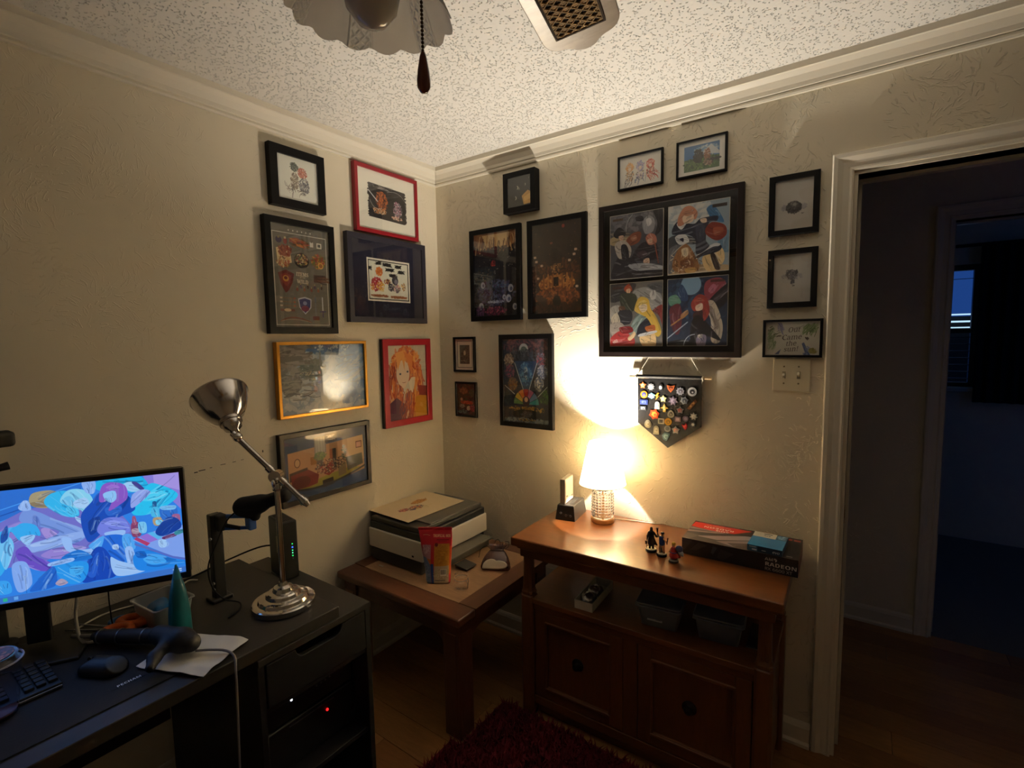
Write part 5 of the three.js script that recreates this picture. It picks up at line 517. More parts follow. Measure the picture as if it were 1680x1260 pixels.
{ const m = thing('monitor', 'wide black computer monitor showing a blue tinted drawing on the desk', 'monitor', [.225, .734, 1.757], Math.atan2(.8675, .5));
  const w = .70, h = .312, y0 = .14;
  const s = poly([[-w / 2, y0], [w / 2, y0], [w / 2, y0 + h], [-w / 2, y0 + h]]); s.holes.push(new THREE.Path([[-w / 2 + .011, y0 + .017], [-w / 2 + .011, y0 + h - .012], [w / 2 - .011, y0 + h - .012], [w / 2 - .011, y0 + .017]].map((p) => new THREE.Vector2(...p))));
  obj('bezel', ext(s, .012, .0015).translate(0, 0, -.012), S(0x060608, .3), m);
  obj('housing', rbox(w - .004, h - .004, .03, .01, 0, y0 + h / 2, -.027), M.plasticBlack, m);
  const sw = w - .022, sh = h - .029, sy = y0 + .017 + sh / 2;
  obj('screen', box(sw, sh, .002, 0, sy, -.005), S(0x000000, .25, { emissive: 0xcfe8ff, emissiveMap: screenTex, emissiveIntensity: SCREEN_POWER * .95 }), m);
  obj('neck', rbox(.05, .2, .018, .004, 0, .12, -.052), M.plasticBlack, m);
  obj('stand_base', rbox(.22, .012, .14, .005, 0, .006, -.01), M.plasticBlack, m);
  const L = new THREE.RectAreaLight(new THREE.Color(.25, .5, 1), SCREEN_POWER * .5, sw, sh); L.position.set(0, sy, .004); L.rotation.y = Math.PI; m.add(L); }
{ const t = thing('camcorder', 'black camcorder on a slim stand behind the monitor', 'camera', [.085, .734, 1.79]);
  obj('camera_body', rbox(.055, .04, .15, .01, 0, .55, .01), M.blackMatte, t); obj('camera_foot', rbox(.04, .03, .08, .01, 0, .52, .02), M.blackMatte, t);
  obj('stand_head', [rod([0, .43, 0], [0, .51, 0], .014), rod([0, .47, 0], [.0, .478, -.05], .006, .011)], M.blackMatte, t);
  obj('column', rod([0, .012, 0], [0, .44, 0], .016, .013), M.blackMatte, t); obj('stand_foot', lathe([[0, 0], [.034, 0], [.034, .008], [.016, .014], [0, .014]], 28), M.blackMatte, t); }


/* ---------- chrome desk lamp ---------- */
{ const B = [.513, .734, 1.254], rel = (p) => [p[0] - B[0], p[1] - B[1], p[2] - B[2]];
  const t = thing('desk_lamp', 'unlit polished chrome task lamp with a jointed arm on the desk', 'lamp', B);
  obj('base', toCreasedNormals(lathe([[0, 0], [.085, 0], [.088, .003], [.088, .017], [.085, .02], [.072, .022], [.068, .03], [.062, .033], [.05, .035], [.047, .044], [.042, .047], [.03, .049], [.026, .06], [.014, .065], [.011, .075], [0, .075]], 72), .35), M.chrome, t);
  obj('stem', rod([0, .06, 0], [0, .375, 0], .0085), M.chrome, t);
  obj('stem_collar', lathe([[0, .355], [.012, .355], [.013, .36], [.013, .375], [.009, .38], [0, .38]], 24), M.chrome, t);
  const J = rel([.512, 1.133, 1.253]), A0 = rel([.427, 1.247, 1.316]), A1 = rel([.572, 1.058, 1.211]);
  const j = obj('arm_joint', [rod([J[0] - .016, J[1] - .004, J[2] - .014], [J[0] + .018, J[1] + .002, J[2] + .017], .017), rod([J[0], J[1] - .03, J[2]], [J[0], J[1], J[2]], .010)], M.chrome, t);
  obj('thumb_screw', [rod([J[0] + .015, J[1] - .006, J[2] + .018], [J[0] + .035, J[1] - .01, J[2] + .03], .004), new THREE.SphereGeometry(.008, 16, 10).scale(1, 1.4, .6).translate(J[0] + .038, J[1] - .011, J[2] + .032)], M.chrome, j);
  obj('arm', rod(A0, A1, .0085), M.nickel, t);
  const d = V(A1[0] - A0[0], A1[1] - A0[1], A1[2] - A0[2]).normalize(), at = (k, p = A1) => [p[0] + d.x * k, p[1] + d.y * k, p[2] + d.z * k];
  obj('counterweight', [rod(at(-.012), at(.0), .011), rod(at(0), at(.01), .014), rod(at(.01), at(.024), .011, .007)], M.chrome, t); obj('arm_collar', rod(at(-.035, J), at(-.02, J), .0115), M.chrome, t); obj('arm_collar', rod(at(.02, J), at(.035, J), .0115), M.chrome, t);
  const h = obj('head_joint', [rod(at(-.02, A0), at(.004, A0), .010), new THREE.SphereGeometry(.014, 20, 14).translate(A0[0], A0[1] + .002, A0[2]), rod([A0[0] + .01, A0[1], A0[2] + .006], [A0[0] + .034, A0[1] - .004, A0[2] + .012], .0025)], M.chrome, t);
  const axis = V(-.67, .69, -.05).normalize(), q = new THREE.Quaternion().setFromUnitVectors(V(0, 1, 0), axis), O = [A0[0] - .004, A0[1] + .006, A0[2]];
  const put = (g) => g.applyQuaternion(q).translate(...O);
  obj('lamp_head', put(lathe([[0, .008], [.012, .008], [.013, .02], [.024, .03], [.028, .045], [.03, .06], [.046, .075], [.06, .098], [.072, .125], [.078, .15], [.081, .152], [.081, .155], [.0765, .154], [.070, .126], [.058, .1], [.044, .079], [.028, .064], [0, .06]], 64)), M.chrome, t);
  obj('head_band', put(lathe([[.0275, .046], [.031, .048], [.032, .056], [.0305, .061]], 48)), M.nickel, t); }

/* ---------- boom arm, modem, cables ---------- */
{ const t = thing('boom_arm', 'black and blue jointed boom arm holding a black device head on the desk', 'boom arm', [.30, .734, 1.345], 0);
  const blue = S(0x3c62b4, .35, { metalness: .3 });
  obj('clamp_post', rbox(.028, .27, .034, .004, .01, .137, 0), M.plasticBlack, t); obj('clamp_foot', rbox(.05, .012, .06, .004, .01, .006, 0), M.plasticBlack, t);
  for (const [y, z] of [[.04, .019], [.06, .019], [.2, .019]]) obj('bolt', rod([.018, y, z - .004], [.020, y, z + .002], .0045), M.steel, t);
  obj('elbow', rbox(.045, .05, .03, .006, .02, .245, -.01), M.plasticBlack, t);
  obj('arm_bar', rod([.02, .262, -.01], [.094, .262, -.062], .0065), blue, t); obj('arm_bar', rod([.03, .226, -.01], [.094, .226, -.062], .0055), blue, t); obj('arm_link', [rod([.094, .222, -.062], [.094, .266, -.062], .007), rbox(.03, .05, .022, .004, .098, .246, -.065)], blue, t); obj('tension_rod', rod([.03, .24, -.008], [.075, .225, -.045], .006), M.plasticBlack, t);
  obj('device_head', blob(bones([[[.085, .292, -.053], [.125, .3, -.08], .03, .029], [[.12, .298, -.078], [.19, .326, -.126], .02, .021], [[.1, .27, -.065], [.115, .262, -.072], .016, .014]], .012), [.04, .22, -.17], [.23, .36, -.01], .005), M.blackMatte, t);
  obj('cable', tube([[.09, .29, -.035], [.07, .26, -.01], [.055, .19, .02], [.03, .12, .035], [.035, .06, .03], [.06, .02, .01], [.09, .004, -.02], [.13, .003, .0], [.15, .003, .04]], .0022, 60), M.rubber, t); }
{ const t = thing('modem', 'tall black modem with a column of green and blue lights by the desk lamp', 'modem', [.254, .7002, 1.1], 1.43);
  obj('case', rbox(.052, .205, .12, .005, 0, .1045, 0), M.plasticBlack, t); obj('foot', rbox(.06, .004, .1, .0015, 0, .002, 0), M.plasticBlack, t);
  obj('vent', [-.014, -.007, 0, .007, .014].map((x) => box(.003, .001, .09, x, .2074, 0)), M.rubber, t);
  obj('sticker', box(.001, .06, .03, -.0262, .12, .02), S(0x8a857a, .8), t);
  [[0x30ff70, .126], [0x3060ff, .114], [0x30ff90, .103], [0x30ff70, .084], [0x60ffb0, .094], [0x3a5a50, .074]].forEach(([c, y], i) => obj('indicator', new THREE.SphereGeometry(i === 1 ? .0028 : .002, 10, 8).translate(.006, y, .0602), led(c, i === 5 ? .3 : 2), t)); }
const cable = (label, pts, r, mat, n = 60) => tag(obj('cable', tube(pts, r, n), mat), label, 'cable', undefined);
cable('black power cable looping along the wall behind the boom arm', [[.24, .80, 1.09], [.16, .79, 1.13], [.1, .76, 1.22], [.09, .742, 1.32], [.1, .738, 1.42], [.1, .738, 1.5]], .003, M.rubber);
cable('white cable lying behind the plastic tray', [[.12, .737, 1.33], [.13, .75, 1.36], [.15, .742, 1.40], [.2, .737, 1.42], [.16, .737, 1.46], [.12, .737, 1.58], [.16, .74, 1.66]], .0028, S(0xb9b4a8, .5));
cable('thick white cable curling under the monitor', [[.225, .86, 1.66], [.24, .80, 1.67], [.27, .748, 1.665], [.27, .739, 1.62], [.2, .739, 1.53], [.15, .739, 1.46], [.09, .739, 1.40]], .0042, S(0xa9a59b, .5));
cable('thin black wire hanging in front of the monitor stand', [[.25, .87, 1.60], [.25, .81, 1.60], [.235, .74, 1.59], [.2, .7375, 1.56], [.15, .7375, 1.5]], .0018, M.rubber);
cable('thin wire running from the keyboard across the desk mat', [[.28, .7405, 1.80], [.25, .7395, 1.76], [.22, .7395, 1.72], [.185, .7395, 1.70], [.16, .7365, 1.74], [.15, .7365, 1.8]], .0018, M.plasticGrey);
cable('grey cord trailing from the hand tool over the desk edge', [[.574, .757, 1.522], [.60, .757, 1.50], [.63, .752, 1.475], [.66, .745, 1.47], [.684, .72, 1.48], [.69, .62, 1.485], [.69, .45, 1.49], [.688, .25, 1.495], [.69, .02, 1.5]], .003, S(0x77747a, .5), 80);
cable('black cord on the floor beside the drawer unit', [[.60, .05, 1.043], [.64, .02, 1.04], [.70, .004, 1.03], [.73, .004, 1.07], [.72, .004, 1.14], [.74, .004, 1.22]], .003, M.rubber);

/* ---------- things on the desk ---------- */
{ const t = thing('desk_mat', 'black desk mat with white lettering under the keyboard', 'desk mat', [.40, .734, 1.96]);
  obj('pad', ext(rrect(-.2, -.42, .4, .84, .02), .003, .0008).rotateX(Math.PI / 2).translate(0, .0032, 0), S(0x0e0f13, .8, { bumpMap: fabricBump, bumpScale: .0003 }), t);
  const tx = art(256, 48, 90, (o) => { o.bg('#0e0f13'); o.text('PECHAM', .5, .52, .72, '#f2f2f4', 'bold', 'sans-serif', 'center', 0, 1.15); });
  obj('lettering', box(.075, .0004, .015).rotateY(Math.PI / 2).translate(.134, .0034, -.31), S(0xffffff, .8, { map: tx }), t); }
{ const t = thing('keyboard', 'black low keyboard with a silver front edge on the desk mat', 'keyboard', [.352, .7373, 1.96]);
  obj('chassis', rbox(.152, .012, .432, .003, 0, .0065, 0), M.plasticBlack, t); obj('front_edge', rbox(.004, .006, .43, .0015, .0775, .005, 0), M.steel, t);
  const k = rbox(.017, .007, .017, .002, 0, 0, 0, 1), km = S(0x15161b, .5); for (let i = 0; i < 6; i++) for (let j = 0; j < 21; j++) if (!(j === 3 || (i === 0 && j % 5 === 4))) obj('key', k, km, t).position.set(-.058 + i * .0215, .0155, -.204 + j * .0204); }
{ const t = thing('computer_mouse', 'black computer mouse on the desk mat beside the keyboard', 'mouse', [.435, .7373, 1.672], .5);
  obj('shell', blob((x, y, z) => Math.max(smin(cap([x, y * 1.2, z], [-.025, .008, 0], [.028, .01, 0], .03, .031), 9, .01), -y + .0005, y - (.036 - 9 * x * x)), [-.07, -.005, -.045], [.075, .045, .045], .003), M.plasticBlack, t); obj('scroll_wheel', cyl(.006, .006, .006).rotateX(Math.PI / 2).translate(-.03, .028, 0), M.rubber, t); }
{ const t = thing('plastic_cup', 'clear plastic cup with a domed lid and reddish drink at the desk edge', 'cup', [.434, .7372, 1.853]);
  const cl = P(0xe8e6ee, .06, { transmission: 1, thickness: 0, ior: 1.45 });
  obj('cup_wall', lathe([[0, .001], [.032, .001], [.034, .004], [.047, .118], [.049, .12]], 48), cl, t);
  obj('drink', lathe([[0, .004], [.031, .004], [.032, .012], [0, .012]], 40), P(0x5a2118, .3, { transmission: .3, thickness: .02 }), t);
  const l = obj('lid', lathe([[.05, .117], [.051, .12], [.05, .125], [.045, .127], [.043, .133], [.04, .135], [0, .1345]], 48), cl, t);
  obj('lid_ring', new THREE.TorusGeometry(.049, .0022, 8, 56).rotateX(Math.PI / 2).translate(0, .122, 0), P(0xeceaf4, .15, { transmission: .6, thickness: 0 }), l);
  obj('lid_label', lathe([[0, .1355], [.036, .1355], [.036, .1362], [0, .1362]], 40), S(0xffffff, .5, { map: art(128, 128, 91, (o) => { o.bg('#5a2a24'); o.dabs(.5, .5, .5, .5, ['#8a3a2a', '#c06a48', '#3a1a1a', '#d6a08a', '#6a2c4a'], 120, .08); }) }), t); }
{ const t = thing('plastic_tray', 'frosted plastic tray with blue wrapping inside on the desk', 'tray', [.298, .7342, 1.492], .1);
  const shape = (a, b, r, y) => { const p = rrect(-a, -b, 2 * a, 2 * b, r).getSpacedPoints(48); return p.slice(0, 48).map((q) => [q.x, y, -q.y]); };
  obj('bin', loft([shape(.055, .043, .01, .002), shape(.066, .05, .012, .06), shape(.072, .055, .012, .063), shape(.072, .055, .012, .066), shape(.064, .048, .012, .064), shape(.053, .041, .01, .004)], { caps: true }), P(0xb9bdc0, .5, { transmission: .5, thickness: 0 }), t);
  tag(obj('wrapper', blob(bones([[[-.03, .03, .01], [.035, .045, .02], .016, .014], [[-.02, .04, -.01], [.02, .035, .0], .015, .018]], .02), [-.06, .005, -.04], [.065, .075, .05], .005).applyMatrix4(new THREE.Matrix4().makeTranslation(.290, .7342, 1.494)), P(0x1a6fb0, .3)), 'crumpled blue plastic wrapper in the frosted tray', 'wrapper'); tag(obj('paper_scrap', box(.03, .002, .024).rotateX(.4).rotateY(.3).translate(.318, .766, 1.462), M.paper), 'white paper scrap in the frosted tray', 'paper'); }
{ const t = thing('nozzle_bottle', 'tall pointed teal plastic bottle standing before the tray', 'bottle', [.423, .7342, 1.497]);
  const teal = P(0x12808c, .35, { transmission: .35, thickness: 0 });
  obj('body', lathe([[0, 0], [.026, 0], [.029, .006], [.027, .07], [.021, .12], [.012, .16], [.0, .16]], 8), teal, t); obj('tip', lathe([[.012, .158], [.009, .175], [.0025, .198], [0, .199]], 8), P(0x2a9fb4, .2, { transmission: .4, thickness: 0 }), t); }
tag(obj('paper_towel', (() => { const g = new THREE.PlaneGeometry(.19, .15, 24, 20).rotateX(-Math.PI / 2); const n = noiseGrid(52, 7), p = g.attributes.position; for (let i = 0; i < p.count; i++) p.setY(i, .002 + .008 * n(p.getX(i) * 4 + .3, p.getZ(i) * 5 + .2)); g.computeVertexNormals(); const b = g.clone().translate(0, -.0012, 0); return merge([g, b]).rotateY(.42).translate(.553, .7374, 1.517); })(), S(0xe6e2da, .95, { side: THREE.DoubleSide })), 'crumpled white paper towel under the black hand tool', 'paper towel');
{ const t = thing('hand_tool', 'black corded hand tool with thin silver rings lying on the paper towel', 'tool', [0, .006, 0]);
  const b = S(0x17171a, .6), a = [.255, .757, 1.672], e = [.45, .765, 1.555];
  const P3 = (k) => a.map((v, i) => v + (e[i] - v) * k);
  obj('barrel', [rod(P3(.25), P3(.95), .0165, .019, 28), rod(P3(.18), P3(.26), .008, .015, 24)], b, t); obj('nozzle', rod(P3(-.08), P3(.2), .0045, .006), M.steel, t);
  for (const k of [.28, .52, .82]) obj('ring', rod(P3(k), P3(k + .012), .0176 + k * .0024, .0176 + k * .0024, 28), M.steel, t);
  obj('body', blob(bones([[[.45, .768, 1.556], [.53, .77, 1.535], .024, .029], [[.53, .772, 1.535], [.558, .768, 1.525], .027, .022], [[.50, .768, 1.55], [.545, .766, 1.60], .018, .014], [[.545, .766, 1.6], [.572, .76, 1.618], .014, .011]], .012), [.40, .73, 1.47], [.61, .82, 1.65], .005), b, t); }
{ const t = thing('scissors', 'orange handled scissors on the desk before the tray', 'scissors', [.25, .7376, 1.603], .55); t.scale.setScalar(1.35);
  const or = S(0xd8641c, .45); obj('handle', new THREE.TorusGeometry(.019, .0085, 10, 28).rotateX(Math.PI / 2).scale(1.3, 1.1, .9).translate(.03, .011, .016), or, t); obj('handle', new THREE.TorusGeometry(.017, .0085, 10, 28).rotateX(Math.PI / 2).scale(1.3, 1.1, .9).translate(.028, .011, -.022), or, t);
  obj('blade', ext(poly([[0, .004], [0, -.004], [-.09, 0]]), .002).rotateX(-Math.PI / 2).rotateY(.08).translate(.0, .006, .002), M.steel, t); obj('blade', ext(poly([[0, .004], [0, -.004], [-.09, 0]]), .002).rotateX(-Math.PI / 2).rotateY(-.08).translate(0, .009, -.002), M.steel, t); }
{ const t = thing('tape_roll', 'blue tape roll lying behind the orange scissors', 'tape', [.225, .7342, 1.575]); obj('roll', lathe([[.015, 0], [.026, 0], [.026, .018], [.015, .018], [.015, 0]], 36), S(0x1f5f9a, .45), t); }
tag(obj('pen', rod([.10, .739, 1.735], [.115, .739, 1.69], .0025, .001), M.steel), 'short silver pen lying beside the monitor stand', 'pen');

/* ---------- things on the end table ---------- */
{ const t = thing('printer', 'white and charcoal inkjet printer on the end table', 'printer', [.212, .5002, .335]);
  obj('lower_body', rbox(.33, .062, .44, .008, -.002, .033, 0), M.plasticDark, t);
  obj('shell', rbox(.352, .09, .452, .006, 0, .108, 0), M.plasticWhite, t);
  obj('deck', rbox(.34, .04, .44, .006, -.002, .165, 0), M.plasticBlack, t);
  obj('lid', ext(rrect(-.165, -.215, .325, .43, .012), .022, .006, 3).rotateX(Math.PI / 2).translate(-.004, .206, 0), M.plasticDark, t); obj('lid_panel', ext(rrect(-.14, -.19, .29, .35, .008), .006, .002).rotateX(Math.PI / 2).translate(.005, .2115, -.01), M.plasticGrey, t);
  obj('side_port', box(.012, .008, .001, .118, .08, .2262), M.blackMatte, t);
  obj('paper_slot', box(.002, .034, .34, .1685, .04, -.02), M.blackMatte, t);
  obj('output_tray', [rbox(.085, .01, .33, .003, .20, .052, -.02), rbox(.05, .03, .36, .006, .185, .018, -.02)], M.plasticGrey, t); obj('tray_stop', rbox(.07, .006, .07, .002, .265, .045, .05).rotateZ(-.12), M.plasticDark, t); }
{ const tx = art(420, 330, 92, (o) => { o.bg('#d9c39c'); o.dabs(.26, .5, .07, .06, ['#8a3038', '#5a2a34', '#c98a6a'], 40, .03); o.dabs(.42, .56, .12, .08, ['#c99a5a', '#b4503c', '#3c4058', '#d9b078'], 60, .03); o.dabs(.62, .36, .12, .07, ['#b8803c', '#c99248', '#a06a30'], 60, .035); o.q([[.68, .36], [.76, .38], [.78, .3]], '#8a5c2c', .008); o.strokes(.5, .65, .1, .06, ['#a08a60'], 8, .08, .004); });
  const t = thing('art_print', 'tan sheet with small painted animals lying on the printer lid', 'art print', [.147, .7135, .348], -.04); obj('sheet', box(.365, .0012, .285, 0, .0025, 0).rotateY(Math.PI / 2), S(0xffffff, .85, { map: tx }), t); obj('backing_sheet', box(.36, .0012, .28, .004, .0008, -.006).rotateY(Math.PI / 2), S(0x8a5a34, .85), t); }
{ const t = thing('snack_bag', 'red and gold snack bag standing beside the jar', 'bag', [.468, .5002, .545], .58);
  const ring = (w, d, y, n, dx = 0, dz = 0) => { const q = []; for (let j = 0; j < 40; j++) { const a = j / 40 * 2 * Math.PI, cx = Math.cos(a), sx = Math.sin(a); q.push([Math.sign(cx) * Math.pow(Math.abs(cx), n) * w / 2 + dx, y, -Math.sign(sx) * Math.pow(Math.abs(sx), n) * d / 2 + dz]); } return q; };
  const rings = [[.098, .05, 0, .5], [.104, .056, .008, .6], [.11, .058, .05, .8], [.118, .05, .09, .8], [.128, .036, .13, .8], [.136, .02, .165, .7], [.14, .006, .185, .5], [.142, .003, .2, .4], [.143, .003, .214, .4]].map(([w, d, y, n], i) => ring(w, d, y, n, -.002 * i, -.004 * i));
  const g = loft(rings, { caps: true }); { const p = g.attributes.position, uv = g.attributes.uv; for (let i = 0; i < p.count; i++) uv.setXY(i, clamp01(.5 + (p.getX(i) + .008) / .146), clamp01(p.getY(i) / .214)); }
  const tx = art(360, 512, 93, (o) => { o.bg('#b21f30'); o.p([[0, .3], [.06, .44], [.08, 1], [0, 1]], '#22306e'); o.rect(.09, .27, .25, .36, '#b4848c'); o.dabs(.2, .36, .1, .08, ['#c9a0a4', '#a87884', '#d2b4b4'], 40, .05); o.p([[.05, .5], [.2, .5], [.34, .66], [.36, 1], [.05, 1]], '#6f86a8'); o.dabs(.2, .8, .12, .16, ['#5f789c', '#8a9cb8', '#7d92b0'], 60, .05); o.p([[.22, .52], [.34, .54], [.36, .66]], '#b06a2c'); o.p([[.34, .62], [.42, .62], [.44, 1], [.37, 1]], '#1f4c94'); o.p([[.86, .3], [1, .3], [1, .84], [.84, .84]], '#c94a24'); o.rect(.44, .25, .44, .56, '#b8822c'); o.dabs(.66, .45, .2, .2, ['#b07a28', '#c08a34', '#a87224'], 60, .08); o.rect(.44, .66, .42, .34, '#b4a48a'); o.dabs(.64, .84, .2, .12, ['#a8987c', '#c4b69c'], 40, .06); for (let i = 0; i < 12; i++) o.l([[.5, .36 + i * .025], [.56 + .26 * o.r(), .36 + i * .025]], '#7a5420', .006); o.rect(.62, .72, .18, .13, '#d9d4c6'); for (let i = 0; i < 14; i++) o.rect(.635 + i * .011, .73, .003 + .004 * o.r(), .09, '#26262c'); o.e(.5, .27, .05, .035, '#6a1420'); o.text('TROPICAL MIX', .65, .115, .072, '#f0d9a0', 'bold', 'sans-serif', 'center', 0, .72); o.rect(.5, .175, .36, .014, '#6a1420'); o.rect(.55, .2, .26, .01, '#7a1824'); o.q([[.1, .1], [.2, .08], [.3, .11]], '#f0d9a0', .008); o.rect(.46, .93, .3, .012, '#4a4a52'); });
  obj('pouch', g, P(0xffffff, .28, { map: tx }), t); obj('top_seal', rbox(.146, .012, .004, .001, -.016, .218, -.032), S(0xa81c2c, .3), t); }
{ const t = thing('glass_jar', 'small clear clip-top glass jar beside the snack bag', 'jar', [.588, .5002, .538]);
  const gl = P(0xffffff, .03, { transmission: 1, thickness: 0, ior: 1.5 });
  obj('jar_body', lathe([[0, 0], [.027, 0], [.031, .004], [.032, .03], [.029, .038], [.027, .042], [.027, .046], [.024, .046], [.024, .04], [.029, .03], [.028, .006], [0, .005]], 48), gl, t);
  const l = obj('jar_lid', lathe([[0, .049], [.029, .048], [.031, .052], [.029, .058], [.018, .06], [.014, .057], [0, .057]], 48), gl, t); obj('gasket', new THREE.TorusGeometry(.0275, .0016, 8, 40).rotateX(Math.PI / 2).translate(0, .0475, 0), S(0xc9a07a, .6), l);
  obj('wire_bail', [new THREE.TorusGeometry(.0295, .001, 6, 40).rotateX(Math.PI / 2).translate(0, .042, 0), tube([[.029, .042, .004], [.036, .034, .005], [.04, .02, .006], [.037, .012, .004]], .001), tube([[.029, .05, -.004], [.037, .044, -.003], [.038, .03, 0], [.036, .018, .002]], .001), tube([[-.029, .042, 0], [-.033, .05, 0], [-.03, .055, 0]], .001)], M.steel, t); }
{ const t = thing('gift_pouch', 'brown organza drawstring pouch with a white heart on the end table', 'pouch', [.598, .5002, .315], .45);
  const ring = (w, d, y, dz) => { const q = []; for (let j = 0; j < 36; j++) { const a = j / 36 * 2 * Math.PI, f = 1 + .05 * Math.sin(a * 9) * (y > .05 ? 1 : .2); q.push([Math.cos(a) * w / 2 * f, y, -Math.sin(a) * d / 2 * f + dz]); } return q; };
  const org = P(0x9a7a72, .15, { transmission: .85, thickness: 0, side: THREE.DoubleSide });
  obj('cloth', loft([ring(.13, .035, .001, .012), ring(.136, .045, .008, .008), ring(.128, .05, .025, 0), ring(.11, .044, .044, -.014), ring(.08, .03, .06, -.028), ring(.058, .016, .07, -.036), ring(.07, .02, .078, -.043), ring(.088, .022, .086, -.05)]), org, t);
  const hs = new THREE.Shape(); hs.moveTo(-.055, .004); hs.bezierCurveTo(-.06, .035, -.02, .058, .005, .04); hs.bezierCurveTo(.03, .045, .06, .035, .056, .018); hs.bezierCurveTo(.05, .004, 0, .004, -.055, .004); obj('heart_shape', ext(hs, .014, .004, 3).rotateX(-.42).translate(0, .003, .027), S(0xd8cfb8, .8), t);
  obj('drawstring', [tube([[-.03, .072, -.034], [-.05, .078, -.05], [-.085, .05, -.075], [-.1, .004, -.09]], .0014), tube([[.02, .074, -.032], [.03, .1, -.05], [.05, .098, -.06], [.045, .078, -.045], [.01, .074, -.035]], .0014), tube([[0, .074, -.03], [-.012, .1, -.05], [.0, .11, -.055], [.012, .098, -.05], [.005, .075, -.035]], .0014), tube([[-.03, .07, -.028], [0, .072, -.024], [.03, .07, -.028]], .0016)], S(0x2a1512, .6), t); }
tag(obj('tape_strip', rbox(.03, .001, .012, .0004, .145, .5006, .585).applyMatrix4(new THREE.Matrix4()), P(0xd9cbb0, .3, { transmission: .5, thickness: 0 })), 'scrap of clear tape on the table edge by the printer', 'tape');

/* ---------- things on the cabinet ---------- */
{ const t = thing('drive_dock', 'black two-slot hard drive dock beside the glass lamp', 'dock', [.879, .7422, .128], .14);
  const sq = (w, d, y) => [[-w, y, d], [w, y, d], [w, y, -d], [-w, y, -d]];
  obj('body', uvm((() => { const g = loft([sq(.044, .073, .0), sq(.044, .073, .006), sq(.037, .066, .062), sq(.034, .063, .065)], { caps: true }).toNonIndexed(); g.computeVertexNormals(); return g; })()), S(0x1e1b1a, .4), t);
  obj('slot', [box(.012, .001, .085, .016, .0652, 0)], M.blackMatte, t); obj('slot_flap', box(.016, .0014, .09, -.018, .0652, 0), M.plasticBlack, t);
  for (const [x, y] of [[-.02, .03], [.004, .022], [.024, .022]]) obj('front_mark', new THREE.TorusGeometry(.004, .0007, 6, 20).translate(x, y, .0722), S(0x777470, .5), t); }
{ const t = thing('hard_drive', 'silver hard drive standing upright in the dock', 'hard drive', [.862, .8066, .135], .14);
  obj('casing', rbox(.024, .108, .10, .003, 0, .054, 0), S(0x9a958c, .35, { metalness: .6 }), t); obj('label_plate', rbox(.001, .1, .088, .0004, .0124, .054, 0), S(0xd8d2c4, .5), t); obj('circuit_board', rbox(.002, .096, .09, .0005, -.0126, .05, 0), S(0x2a211c, .6), t); for (const [y, z] of [[.02, -.03], [.03, .03]]) obj('label_mark', box(.0004, .006, .016, .0131, y, z), S(0x5d5a52, .7), t); }
